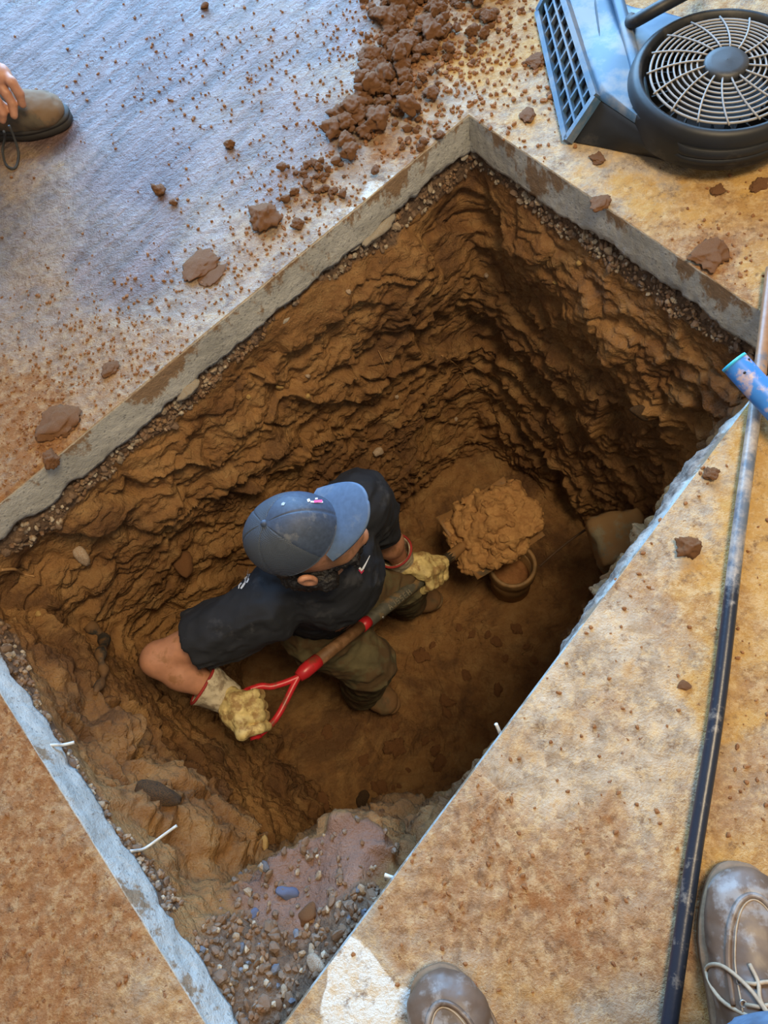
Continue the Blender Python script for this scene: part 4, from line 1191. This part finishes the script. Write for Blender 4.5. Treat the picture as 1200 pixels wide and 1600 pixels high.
def lathe(name, prof, c, ax, seg=48):
    ax = np.array(ax, float); ax /= np.linalg.norm(ax); a = np.cross(ax, [1, 0, 0.1]); a /= np.linalg.norm(a); b = np.cross(ax, a); vs = []
    for s in range(seg):
        t = 2 * math.pi * s / seg
        for r, h in prof: vs.append(np.array(c) + ax * h + (a * math.cos(t) + b * math.sin(t)) * r)
    return mesh_np(name, vs, grid_quads(seg, len(prof), closed_u=True))


part('collar', lathe('collar', [(.067, .10), (.067, .002), (.070, -.002), (.078, -.002), (.081, .004), (.081, .060), (.078, .066), (.070, .070)], pc, pdn), M_PIPE, pr_)
part('pipe_wall', lathe('pipe_wall', [(.061, .26), (.061, .05), (.064, .048), (.071, .050), (.071, .26), (.061, .26)], pc, pdn), M_PIPE, pr_)
wt = obj('silt', lathe('silt', [(.0005, .11), (.02, .108), (.045, .113), (.064, .120)], pc, pdn), M_CLOD); wt.parent = pr_; wt.location = -pr_.location; wt['label'] = 'dark silt inside the pipe'

# roots and wires
M_ROOT = simple('dry_root', (0.36, 0.20, 0.08), 0.8, 0.3, 60, 0.3, 0.001)
M_WIRE = simple('bright_cut_wire', (0.62, 0.62, 0.60), 0.45, 0.15, 60, 0.1, 0.001)


def root_on_wall(name, pts, r, label, mat, cat='root', up=.006, group=None):
    P = [on_pit(x, y, up)[0] for x, y in pts]
    o = obj(name, tube(name, spline(P, 22), [r * (1 - .5 * k / 21) for k in range(22)], 6), mat); return tag(o, label, cat, group)


root_on_wall('root', [(690, 556), (706, 562), (722, 580), (734, 600), (738, 612)], .0022, 'thin curved root hanging from the far wall', M_ROOT)
root_on_wall('root', [(0, 888), (20, 888), (38, 893), (52, 902)], .004, 'pale root poking from the left wall at the picture edge', M_ROOT)
root_on_wall('root', [(590, 548), (598, 565), (606, 592)], .0012, 'fine root strand left of the curved one', M_ROOT)
for k, pts in enumerate(([(760, 640), (790, 628), (822, 622)], [(790, 660), (800, 645), (812, 630)], [(828, 740), (835, 720), (845, 712)], [(240, 930), (275, 950), (330, 968)], [(250, 965), (285, 950), (310, 955)], [(985, 770), (975, 790), (962, 806)], [(895, 668), (912, 663), (925, 655)])):
    root_on_wall('root', pts, .0011, 'hair-thin rootlet trailing over the clay wall', M_ROOT, group='hair-thin rootlets on the clay')
P_ = [on_pit(x, y, .012)[0] for x, y in ((138, 975), (156, 1000), (152, 1030), (160, 1055), (152, 1085))]
tag(obj('root', tube('root', spline(P_, 24), [.015 + .004 * math.sin(k * 1.3) - .0003 * k for k in range(24)], 10), M_DARKR), 'thick dark decayed root bedded upright in the left wall', 'root')
dr = obj('root', tube('root', spline([V(843, 885, -1.02), V(862, 868, -1.0), V(890, 845, -.98), V(926, 820, -.95)], 20), .0035, 6), simple('dark_root', (0.07, 0.035, 0.015), 0.8)); tag(dr, 'dark root running from the pipe to the masonry block', 'root')


def wire(pts, r, label, name='steel_wire'):
    o = obj(name, tube(name, spline([Vector(p) for p in pts], 16), r, 8), M_WIRE); return tag(o, label, 'wire')


wire([V(60, 1166, -.058), V(85, 1164, -.060), V(98, 1164, -.075), V(116, 1160, -.085)], .0030, 'short cut wire end sticking from the light blue sawn face')
wire([V(203, 1330, -.112), V(220, 1328, -.15), V(232, 1322, -.165), V(254, 1306, -.17), V(276, 1290, -.17)], .0028, 'long bent wire sticking out over the gravel shelf')
wire([V(784, 1152, -.05), V(780, 1142, -.04), V(775, 1131, -.03)], .0030, 'wire stub above the long sawn edge in mid frame')
wire([V(624, 1374, -.05), V(612, 1371, -.05), V(601, 1367, -.05)], .0032, 'wire stub by the sawn edge near the boot')

# broken concrete bits under the far left face
M_CHIP = simple('broken_concrete', (0.36, 0.33, 0.28), 0.85, 0.2, 40, 0.5, 0.004, dirt=(0.30, 0.18, 0.08), dirt_amt=0.3)
chips = [(596, 356, .030, 1.5), (578, 374, .022, 1.2), (556, 386, .014, 1.2), (512, 412, .022, 1.4), (482, 440, .018, 1.2), (457, 458, .020, 1.5), (430, 482, .017, 1.3), (402, 500, .026, 1.5), (384, 516, .018, 1.4), (292, 613, .032, 1.1), (448, 500, .009, 1.2), (727, 246, .012, 1.0)]
for k, (px, py, r, e) in enumerate(chips):
    d3 = (CC - CA) / np.linalg.norm(CC - CA); p = U(px, py, -.112); me = rock('concrete_chip', 1.0, 70 + k, 3, 1.0, .5); me.materials.append(M_CHIP)
    o = bpy.data.objects.new('concrete_chip', me); COL.objects.link(o)
    o.matrix_world = Matrix.Translation(p) @ Matrix.Rotation(math.atan2(d3[1], d3[0]), 4, 'Z') @ Matrix.Rotation(RNG.uniform(-.3, .3), 4, 'X') @ Matrix.Diagonal((r * e, r * .42, r * .42, 1)); o.parent = floor_o

# ------------------------------------------------------------------ clods on the slab
CLODS = []
for k in range(10):
    me = rock('soil_clod', 1.0, 200 + k, 4 if k < 5 else 2, 0.8, .5)
    if k < 5:
        co_ = np.array([v.co for v in me.vertices]); g_ = cells(co_ * 3.2 + k, 7 + k); me.vertices.foreach_set('co', (co_ * (1 + .16 * fbm(co_ * 4 + k, 4, k) - .16 * (g_[0] - .4))[:, None]).astype(np.float32).ravel())
    me.update(); me.materials.append(M_CLOD)
    me.polygons.foreach_set('use_smooth', np.full(len(me.polygons), k < 5, bool)); CLODS.append(me)


def clod(px, py, r, label, group=None, k=None, flat=1.0, stretch=1.0, ang_=None, z=None):
    p = V(px, py, 0.0) if z is None else V(px, py, z)
    me = CLODS[RNG.randint(5 if r > .012 else 10) if k is None else k]
    o = bpy.data.objects.new('soil_clod', me); COL.objects.link(o); a = RNG.uniform(0, 6.28) if ang_ is None else ang_
    o.matrix_world = Matrix.Translation(p + Vector((0, 0, r * .62 * flat))) @ Matrix.Rotation(a, 4, 'Z') @ Matrix.Diagonal((r * stretch, r, r * flat, 1))
    return tag(o, label, 'soil clod', group)


single = [(361, 229, .013, 'small clod alone on the wet floor in the upper left'), (249, 300, .016, 'dark clod alone on the bluish wet floor'), (272, 318, .009, 'crumb touching the dark clod on the wet floor'),
          (414, 346, .034, 'crumbly fist-sized clod near the long sawn edge'), (466, 352, .013, 'small clod right of the fist-sized clod by the edge'),
          (172, 580, .020, 'flat clod on the rusty floor left of the hole'), (90, 668, .045, 'large low mound of clay on the left floor'), (82, 722, .018, 'clod perched at the left end of the sawn edge'),
          (825, 184, .020, 'reddish clod on pale concrete left of the blower'), (935, 250, .015, 'orange clod just below the blower'), (1185, 292, .018, 'clod at the right edge below the blower'), (1120, 300, .014, 'small clod beneath the blower, left of the edge one'),
          (1075, 856, .019, 'wet brown clod on the pale slab left of the steel bar'), (1108, 398, .034, 'flat clay patch on the yellow floor by the far right edge'), (936, 322, .022, 'flat clod on the lip of the far right sawn edge'),
          (838, 96, .022, 'dark clod left of the blower outlet'), (866, 150, .016, 'dark crumbly clod touching the blower outlet'), (322, 12, .011, 'tiny clod at the top edge of the wet floor'), (527, 206, .028, 'rounded clod at the tip of the spilled heap'), (560, 190, .024, 'blocky clod beside the rounded heap-end clod'),
          (528, 184, .020, 'clod on the upper side of the heap end'), (1110, 744, .012, 'small wet clod near the steel bar top'), (1068, 1070, .010, 'flat crumb pressed on the slab in mid right')]
for px, py, r, lb in single:
    fl = .35 if 'flat' in lb or 'low' in lb else .85
    clod(px, py, r, lb[0:], flat=fl)
# the flat spall lying by the edge
o = clod(312, 418, .034, 'flat plate of dried clay lying near the long sawn edge', flat=.30, stretch=1.25, ang_=.75, k=2)
o = clod(332, 432, .026, 'tan smear of clay beside the flat dried plate', flat=.14, stretch=1.2, ang_=.6, k=1)
# spilled heap towards the top of the picture
def in_heap():
    t = RNG.rand(); c = (700 - 130 * t + 0, -30 + 240 * t)
    sp = 105 * (1 - t) + 36 * t
    return c[0] - 30 + RNG.normal() * sp * .62 + (1 - t) * 10, c[1] + RNG.normal() * 26


for q in range(290):
    px, py = in_heap(); r = RNG.choice([.008, .011, .014, .019, .026], p=[.28, .27, .23, .15, .07])
    if px < 570 - max(0, (py - 120)) * .45: continue
    clod(px, py, r, 'brown clod in the spilled heap beyond the far corner', 'clods of the heap spilled beyond the far corner', z=max(0, RNG.normal(.006, .006)))
for q in range(95):
    t = RNG.rand(); px = 520 - 40 * t + RNG.normal() * 26; py = 262 + 50 * t + RNG.normal() * 22
    if q > 55: px, py = 740 + RNG.normal() * 60, 15 + RNG.normal() * 22
    elif q > 40: px, py = 640 + RNG.normal() * 18, 215 + RNG.normal() * 20
    clod(px, py, RNG.choice([.0045, .006, .008, .011]), 'clay crumb scattered between the heap and the sawn edge', 'crumbs scattered round the spilled heap')
# crumbs too many to count, joined
vs, fs, off = [], [], 0
bases = [CLODS[7], CLODS[9]]
bco = [(np.array([v.co for v in m.vertices]), np.array([tuple(f.vertices) for f in m.polygons])) for m in bases]
zones = [((500, 285), (60, 40), 260), ((440, 350), (55, 40), 160), ((330, 430), (60, 45), 130), ((200, 525), (90, 60), 330), ((110, 600), (80, 70), 260), ((330, 90), (120, 60), 220), ((420, 160), (90, 60), 90), ((640, 100), (70, 90), 900), ((720, 60), (90, 50), 420), ((800, 150), (70, 70), 160), ((950, 1000), (110, 120), 45), ((1000, 800), (80, 60), 30), ((100, 1400), (110, 160), 120), ((800, 1350), (160, 120), 130), ((1150, 380), (60, 60), 80), ((250, 250), (140, 110), 70), ((1180, 1100), (30, 180), 50), ((60, 680), (50, 50), 200)]
for (cx, cy), (sx, sy), n in zones:
    for q in range(n):
        px, py = cx + RNG.normal() * sx, cy + RNG.normal() * sy; p = U(px, py, 0)
        h = floor_bvh.ray_cast(Vector((p[0], p[1], .2)), Vector((0, 0, -1)))
        if h[0] is None or h[0].z < -.02: continue
        r = RNG.uniform(.0013, .0042) * (1.5 if (px > 560 and py < 240) else 1); co, fc = bco[q % 2]
        a = RNG.rand() * 6.28; R_ = np.array([[math.cos(a), -math.sin(a), 0], [math.sin(a), math.cos(a), 0], [0, 0, 1]])
        vs.append((co * r * RNG.uniform(.7, 1.2, 3)) @ R_.T + np.array([p[0], p[1], h[0].z + r * .4])); fs.append(fc + off); off += len(co)
cr_ = obj('soil_crumbs', mesh_np('soil_crumbs', np.vstack(vs), np.vstack(fs), False), M_CLOD)
tag(cr_, 'fine brown soil crumbs strewn over the concrete slab', 'soil', kind='stuff')
# clods lying on the pit floor and by the pipe
for q in range(46):
    px, py = (RNG.uniform(590, 850), RNG.uniform(940, 1180)) if q < 26 else (RNG.uniform(430, 700), RNG.uniform(1120, 1290))
    p, n = on_pit(px, py)
    if p.z > -1.2: continue
    r = RNG.choice([.008, .012, .017, .024]); me = CLODS[RNG.randint(5)]; o = bpy.data.objects.new('soil_clod', me); COL.objects.link(o)
    o.matrix_world = Matrix.Translation(p + Vector((0, 0, r * .25))) @ Matrix.Rotation(RNG.rand() * 6.28, 4, 'Z') @ Matrix.Diagonal((r * 1.2, r, r * .6, 1))
    tag(o, 'loose clay clod lying on the pit floor', 'soil clod', 'loose clods on the pit floor')

# ------------------------------------------------------------------ air mover on its side
M_AMB = simple('blue_plastic_shell', (0.052, 0.110, 0.185), 0.45, 0.10, 14, 0.06, 0.001, dirt=(0.19, 0.19, 0.19), dirt_amt=0.36, dirt_scale=7)
M_AMK = simple('black_plastic', (0.008, 0.0085, 0.010), 0.5, 0.3, 30, 0.2, 0.001, dirt=(0.04, 0.035, 0.03), dirt_amt=0.15)
M_AMG = simple('grey_grille_wire', (0.30, 0.28, 0.26), 0.55, 0.12, 40, 0.1, 0.001)
ZT = .082; ZS = .066
gc = np.array(U(1133, 104, ZT + .035)); gr_ = float(np.linalg.norm(np.array(U(1133, 188, ZT + .035)) - gc))
am = thing('air_mover', 'blue and black air mover lying on its side beyond the hole', 'air mover', (gc[0], gc[1], 0))
o1b, o0b = U(890, 222, .004), U(845, 22, .004)        # outlet, on the floor
o1t, o0t = U(935, 155, ZS), U(874, -34, ZS)           # outlet, upper edge
Rv = gr_ * 1.36
c2 = gc[:2]
dout = (o0b - o1b)[:2] / np.linalg.norm((o0b - o1b)[:2])      # along the outlet, away from us


def am_outline(z, infl=0.0):
    """closed outline at height z: outlet side then round the volute"""
    f = z / ZS; a = o1b * (1 - f) + o1t * f; b = o0b * (1 - f) + o0t * f
    pts = [b[:2], a[:2]]
    a_dir = c2 - a[:2]; th0 = math.atan2(-a_dir[1], -a_dir[0])
    start = math.atan2(a[1] - c2[1], a[0] - c2[0])
    out = []
    # near wall runs from the outlet to the tangent of the volute, then round it, then back to the outlet
    for t in np.linspace(math.radians(-118), math.radians(100), 46):
        g = (t + math.radians(118)) / math.radians(218); r = Rv * (1 - .05 * g) + infl
        out.append(c2 + np.array([math.cos(t), math.sin(t)]) * r)
    out = np.array(out)
    n1 = np.linspace(0, 1, 10)[:, None]; n2 = np.linspace(0, 1, 10)[:, None]; n3 = np.linspace(0, 1, 12)[:, None]
    seg1 = a[:2] * (1 - n1) + out[0] * n1; seg2 = out[-1] * (1 - n2) + b[:2] * n2; seg3 = b[:2] * (1 - n3) + a[:2] * n3
    return np.vstack([seg1[:-1], out, seg2[1:-1], seg3[:-1]])


def shell(name, levels):
    rows = []
    for z, infl, shrink in levels:
        o_ = am_outline(min(z, ZS), infl); c = o_.mean(0)
        o_ = c + (o_ - c) * shrink; rows.append(np.concatenate([o_, np.full((len(o_), 1), z)], 1))
    G = np.stack(rows, 1); return G


G = shell('x', [(.004, -.048, 1), (.012, -.038, 1), (.030, -.016, 1), (.044, -.004, 1), (.048, -.007, 1), (ZS - .008, -.002, 1), (ZS - .002, -.005, 1), (ZS, -.010, .992), (ZS + .002, -.02, .97)])
n = G.shape[0]
lower = part('black_base', mesh_np('black_base', G.reshape(-1, 3), grid_quads(n, G.shape[1], closed_u=True)), M_AMK, am, 'black lower half')
# blue upper shell: closes the outline and rises to the inlet
rows = [np.concatenate([am_outline(ZS, -.004), np.full((n, 1), ZS + .001)], 1)]
base2 = am_outline(ZS, -.004); cN = np.array([c2[0], c2[1]])
for k, (s_, z_) in enumerate(((.97, ZS + .006), (.92, ZS + .014), (.86, ZS + .022), (.80, ZS + .034), (.74, ZS + .046), (.70, ZT - .002), (.66, ZT))):
    ring = []
    for p in base2:
        d = p - cN; L = np.linalg.norm(d); tgt = Rv * .90; r = L * s_ if L * s_ > tgt * s_ + .0 else L * s_
        # near the outlet stay low and flat, near the volute climb to the inlet ring
        lim = max(gr_ * 1.28, L - (L - gr_ * 1.28) * (k + 1) / 7)
        q = cN + d / L * lim
        near = sstep(gr_ * 2.3, gr_ * 1.5, np.array(lim)); ring.append([q[0], q[1], ZS + .004 + (ZT - ZS) * float(near)])
    rows.append(np.array(ring))
G2_ = np.stack(rows, 1)
upper = part('blue_shell', mesh_np('blue_shell', G2_.reshape(-1, 3), grid_quads(n, G2_.shape[1], closed_u=True)), M_AMB, am, 'scuffed blue upper half')
cz = np.array([c2[0], c2[1], 0])
part('inlet_ring', lathe('inlet_ring', [(gr_ * 1.31, ZT - .045), (gr_ * 1.30, ZT - .005), (gr_ * 1.28, ZT + .012), (gr_ * 1.24, ZT + .026), (gr_ * 1.18, ZT + .033), (gr_ * 1.13, ZT + .031), (gr_ * 1.10, ZT + .020), (gr_ * 1.04, ZT + .004), (gr_ * 1.0, ZT - .02), (gr_ * .98, ZT - .07)], cz, (0, 0, 1), 72), M_AMK, am)
upper.data.materials.append(M_AMK); yl = U(1010, 158, ZS)[1]
for pf_ in upper.data.polygons:
    if pf_.center.y < yl and pf_.center.x > U(985, 158, ZS)[0]: pf_.material_index = 1
part('fan_cage', lathe('fan_cage', [(gr_ * 1.0, .04), (gr_ * .99, ZT - .03), (gr_ * .60, ZT - .032), (gr_ * .58, .03), (0.001, .03)], cz, (0, 0, 1), 40), simple('dark_void_plastic', (0.010, 0.010, 0.011), 0.6), am)
for q in range(24):
    t = 2 * math.pi * q / 24; d = np.array([math.cos(t), math.sin(t), 0]); e = np.array([-math.sin(t), math.cos(t), 0])
    vs = [cz + d * (gr_ * .70) + [0, 0, ZT - .040], cz + d * (gr_ * .95) + e * .012 + [0, 0, ZT - .040], cz + d * (gr_ * .95) + e * .012 + [0, 0, ZT - .005], cz + d * (gr_ * .70) + [0, 0, ZT - .005]]
    vs += [v + e * .003 for v in vs]
    part('impeller_blade', mesh_np('impeller_blade', vs, [[0, 1, 2, 3], [7, 6, 5, 4], [0, 4, 5, 1], [1, 5, 6, 2], [2, 6, 7, 3], [3, 7, 4, 0]], False), M_AMK, am)
grl = part('grille', tube('grille', [cz + np.array([math.cos(t) * gr_, math.sin(t) * gr_, ZT + .034 - .006]) for t in np.linspace(0, 2 * math.pi, 73)], .0026, 8, caps=False), M_AMG, am, 'round wire grille')
def gz(f): return ZT + .028 + .014 * (1 - f * f)


for q in range(8):
    f = .38 + .62 * q / 8
    obj('ring_wire', tube('ring_wire', [cz + np.array([math.cos(t) * gr_ * f, math.sin(t) * gr_ * f, gz(f)]) for t in np.linspace(0, 2 * math.pi, 61)], .0021, 6, caps=False), M_AMG, grl)
for q in range(16):
    t0 = 2 * math.pi * q / 16 + .1
    obj('spoke', tube('spoke', [cz + np.array([math.cos(t0 + .30 * (f - .3)) * gr_ * f, math.sin(t0 + .30 * (f - .3)) * gr_ * f, gz(f) + .003]) for f in np.linspace(.28, 1.05, 8)], .0020, 6), M_AMG, grl)
part('hub_cap', lathe('hub_cap', [(gr_ * .30, gz(.3) - .006), (gr_ * .30, gz(.3) + .004), (gr_ * .27, gz(.3) + .008), (gr_ * .2, gz(.2) + .008), (.001, gz(0) + .009)], cz, (0, 0, 1), 36), simple('grey_hub', (0.035, 0.035, 0.036), 0.5, dirt=(0.08, 0.075, 0.07), dirt_amt=0.2), am)
# outlet louvre
onrm = np.cross(o0b - o1b, o1t - o1b); onrm /= np.linalg.norm(onrm)
if onrm[0] > 0: onrm = -onrm


def bar(name, a, b, w, d, mat, parent, sub=False):
    a, b = np.array(a), np.array(b); t = (b - a) / np.linalg.norm(b - a); s = np.cross(t, onrm); s /= np.linalg.norm(s)
    c = [a + s * w * i + onrm * d * j for i, j in ((-.5, -.5), (.5, -.5), (.5, .5), (-.5, .5))] + [b + s * w * i + onrm * d * j for i, j in ((-.5, -.5), (.5, -.5), (.5, .5), (-.5, .5))]
    me = mesh_np(name, c, [[0, 1, 2, 3], [7, 6, 5, 4], [0, 4, 5, 1], [1, 5, 6, 2], [2, 6, 7, 3], [3, 7, 4, 0]], False)
    return obj(name, me, mat, parent) if sub else part(name, me, mat, parent)


fr = bar('outlet_frame', o1b + onrm * .006, o0b + onrm * .006, .012, .020, M_AMB, am)
for a, b in ((o1t, o0t), (o1b, o1t), (o0b, o0t)): bar('frame_bar', a + onrm * .006, b + onrm * .006, .013, .020, M_AMB, fr, True)
for q in range(1, 3):
    f = q / 3; bar('long_louvre', o1b * (1 - f) + o1t * f + onrm * .004, o0b * (1 - f) + o0t * f + onrm * .004, .005, .014, M_AMB, fr, True)
for q in range(1, 10):
    f = q / 10; bar('cross_louvre', o1b * (1 - f) + o0b * f + onrm * .002, o1t * (1 - f) + o0t * f + onrm * .002, .005, .014, M_AMB, fr, True)
me = mesh_np('outlet_back', [o1b - onrm * .03, o0b - onrm * .03, o0t - onrm * .03, o1t - onrm * .03], [[0, 1, 2, 3]], False)
part('outlet_throat', me, M_AMK, am)
# raised rib and carrying handle over the blue shell
zr = ZS + .012
part('rib', tube('rib', [V(1006, 158, zr), V(1000, 130, zr + .006), V(985, 70, zr + .008), V(966, 0, zr + .008), V(950, -50, zr)], .013, 12, squash=.8), M_AMB, am)
part('seam', tube('seam', [V(952, 158, ZS + .006), V(944, 110, ZS + .007), V(936, 50, ZS + .007), V(930, 0, ZS + .007)], .0016, 6), M_AMK, am)
part('handle', tube('handle', spline([V(985, 30, zr + .0), V(990, 34, zr + .03), V(1030, 12, zr + .055), V(1075, -12, zr + .060), V(1110, -30, zr + .055), V(1118, -34, zr)], 30), .013, 12), M_AMK, am, 'black carrying handle')
for px, py in ((1066, 252), (905, 214)):
    part('foot', lathe('foot', [(.001, 0), (.012, .0), (.013, .004), (.011, .016), (.001, .018)], U(px, py - 12, .0), (0, 0, 1), 20), M_AMK, am)

# ------------------------------------------------------------------ steel bar across the slab, and the blue tube over it
def bar_material():
    t = NT('black_mud_streaked_pipe'); sx = t.n('ShaderNodeSeparateXYZ'); t.l(t.co.outputs['Object'], sx.inputs[0])
    n1 = t.noise(20, 7, 0.7); n2 = t.noise(70, 4, 0.7)
    up = t.math('ADD', sx.outputs['Y'], t.math('MULTIPLY', t.math('SUBTRACT', n1, .5), .35))
    worn = t.ramp(up, [(0.27, 0.0), (0.33, 1.0)])
    c = t.mix(t.ramp(n1, [(0.56, 0.0), (0.68, 1.0)]), (0.012, 0.017, 0.030), (0.22, 0.19, 0.16))
    c2_ = t.mix(t.ramp(n1, [(0.40, 0.0), (0.60, 1.0)]), (0.11, 0.13, 0.16), t.mix(n2, (0.28, 0.20, 0.14), (0.55, 0.50, 0.44)))
    c = t.mix(worn, c, c2_); rust = t.ramp(up, [(0.68, 0.0), (0.74, 1.0)])
    c = t.mix(rust, c, t.mix(n2, (0.20, 0.085, 0.035), (0.42, 0.25, 0.14)))
    return t.done(c, 0.33, t.bump(n1, .4, .002))


pa = spline([V(1040, 1640, .018), V(1046, 1600, .018), V(1082, 1350, .018), V(1122, 1100, .018), V(1152, 850, .018), V(1180, 640, .018), V(1197, 500, .018), V(1206, 420, .018)], 60)
sb = obj('steel_bar', tube('steel_bar', pa, .0112, 20), bar_material()); tag(sb, 'long black mud-streaked bar lying along the right side of the hole', 'bar')
M_BLUET = simple('scuffed_blue_plastic', (0.045, 0.22, 0.62), 0.35, 0.12, 25, 0.1, 0.001, dirt=(0.55, 0.40, 0.36), dirt_amt=0.28, dirt_scale=30)
bl_ = thing('blue_tube', 'blue plastic tube end lying over the steel bar', 'tube', V(1175, 600, .05))
b0, b1 = Vector(U(1147, 566, .075)), Vector(U(1240, 668, .050)); bd = (b1 - b0).normalized()
part('tube_wall', tube('tube_wall', [b0, b0 + bd * .004, b0 + bd * .2, b1 + bd * .4], [.0215, .0225, .0225, .0225], 24, caps=True), M_BLUET, bl_)
part('tube_lip', tube('tube_lip', [b0 - bd * .002, b0 + bd * .003], [.0225, .0232], 24), simple('bright_blue_lip', (0.05, 0.50, 0.80), 0.35, 0.05), bl_, 'brighter blue end rim')
for q, (s_, a) in enumerate(((.016, -.5), (.030, .5))):
    side_ = bd.cross(Vector((0, 0, 1))).normalized(); pz = b0 + bd * s_ + (Vector((0, 0, 1)) * math.cos(a) + side_ * math.sin(a)).normalized() * .0226
    bm = bmesh.new(); bmesh.ops.create_uvsphere(bm, u_segments=10, v_segments=6, radius=.0024); me = bm_mesh('rivet_hole', bm); me.transform(Matrix.Translation(pz)); part('rivet_hole', me, M_AMK, bl_)

# ------------------------------------------------------------------ the photographer's boots and jeans
M_SCUFF = simple('scuffed_oiled_leather', (0.115, 0.075, 0.052), 0.45, 0.3, 20, 0.4, 0.003, dirt=(0.25, 0.22, 0.20), dirt_amt=0.24, dirt_scale=22)
M_SOLEW = simple('muddy_rubber_sole', (0.20, 0.12, 0.065), 0.75, 0.3, 40, 0.6, 0.004)
M_TAN = simple('tan_tongue_leather', (0.52, 0.21, 0.04), 0.6, 0.2, 30, 0.3, 0.002)
M_LACE = simple('muddy_lace', (0.36, 0.27, 0.18), 0.8, 0.2, 90, 0.5, 0.001)
ph = thing('person', 'person in blue jeans and scuffed brown boots standing at the near edge', 'person', (.12, -.45, 0))
t1 = U(1154, 1347, .012); h1_ = (U(1154, 1347) - U(1164, 1600))[:2]
t2 = U(676, 1507, .012); h2_ = (U(676, 1507) - U(724, 1640))[:2]
boot(ph, t1, h1_, 0.001, .30, 1.12, M_SCUFF, M_SOLEW, M_LACE, moc=True, loops=True, seed=3, label='scuffed brown lace-up boot', tongue=M_TAN)
boot(ph, t2, h2_, 0.001, .30, 1.16, M_SCUFF, M_SOLEW, M_LACE, moc=True, loops=True, seed=9, label='scuffed brown boot with a mud-edged toe', tongue=M_TAN)
hh = []
for t_, h_ in ((t1, h1_), (t2, h2_)):
    hh.append(np.array([t_[0], t_[1], 0]) - np.array([*h_, 0]) / np.linalg.norm(h_) * .235)
jp = []
pel = np.array([(hh[0][0] + hh[1][0]) / 2, (hh[0][1] + hh[1][1]) / 2 - .10, .88])
for a_, sg in ((hh[0], 1), (hh[1], -1)):
    kn_ = a_ + np.array([-.02 * sg, .03, .47]); hp_ = pel + np.array([.09 * sg, 0, 0])
    jp += [('+', .03, 'cut', a_ + np.array([0, -.01, .140]), kn_, .078, .080), ('+', .04, 'limb', kn_, hp_, .080, .095)]
jp += [('+', .05, 'limb', pel + [-.08, 0, 0], pel + [.08, 0, 0], .12, .12)]
part('jeans', implicit('jeans', jp, .0085, .02, lambda P: -0.008 * ridged(P * np.array([9, 9, 18.0]), 3, 4)), M_JEANS, ph, 'blue jeans')

# ------------------------------------------------------------------ the crouching person at the far left
cp = thing('person', 'crouching person reaching to a brown boot at the upper left edge', 'person', V(-60, 190, 0))
M_BROWNB = simple('brown_suede_boot', (0.105, 0.080, 0.050), 0.85, 0.3, 22, 0.5, 0.003, dirt=(0.20, 0.12, 0.06), dirt_amt=0.45)
t3 = U(108, 182, .02); h3 = (U(108, 182) - U(-60, 200))[:2]
boot(cp, t3, h3, 0.001, .29, 1.0, M_BROWNB, simple('dark_rubber', (0.03, 0.025, 0.02), 0.7), simple('dark_lace', (0.03, 0.035, 0.04), 0.8), seed=5, label='worn brown lace-up boot')
lp = [V(14, 196, .075), V(22, 215, .045), V(29, 240, .012), V(24, 262, .006), V(10, 258, .006), V(4, 235, .010), V(8, 215, .04), V(6, 205, .07)]
part('loose_lace', tube('loose_lace', spline(lp, 30), .0030, 6), simple('dark_lace_loop', (0.05, 0.05, 0.05), 0.8), cp)
A_ = lambda x, y, z: U(x, y, z)
hnd = [('limb', A_(-150, 40, .34), A_(-55, 92, .22), .040, .029), ('+', .012, 'limb', A_(-55, 92, .22), A_(-25, 108, .185), .030, .026, ((0, 0, 1), .7)), ('+', .012, 'limb', A_(-25, 108, .185), A_(2, 118, .165), .030, .024)]
for k, (a, b, c, d) in enumerate((((0, 112, .170), (18, 128, .160), (30, 146, .135), (35, 163, .112)), ((-4, 128, .160), (10, 146, .140), (20, 162, .118), (22, 180, .100)), ((-14, 140, .150), (-4, 160, .130), (4, 176, .110), (4, 188, .095)), ((-26, 146, .145), (-18, 168, .125), (-12, 182, .108), (-12, 192, .095)), ((-34, 104, .180), (-22, 140, .150), (-6, 160, .125), (12, 170, .108)))):
    r = (.0115, .0115, .011, .0095, .0125)[k]
    hnd += [('+', .010, 'limb', A_(-22, 112, .18), A_(*a), .016, r * 1.2), ('+', .003, 'limb', A_(*a), A_(*b), r * 1.2, r * 1.05), ('+', .003, 'limb', A_(*b), A_(*c), r * 1.05, r * .98), ('+', .003, 'limb', A_(*c), A_(*d), r * .98, r * .78)]
hnd_me = implicit('hand', hnd, .003, .01, lambda P: .0006 * ridged(P * 90, 2, 3))
part('hand', hnd_me, M_SKIN, cp, 'bare hand hanging over the boot')
part('trouser_leg', implicit('trouser_leg', [('cut', A_(-95, 192, .12), A_(-150, 160, .50), .075, .085), ('+', .04, 'limb', A_(-150, 160, .50), A_(-420, 230, .42), .09, .12)], .008, .02, lambda P: -.006 * ridged(P * 14, 3, 4)), M_JEANS, cp)
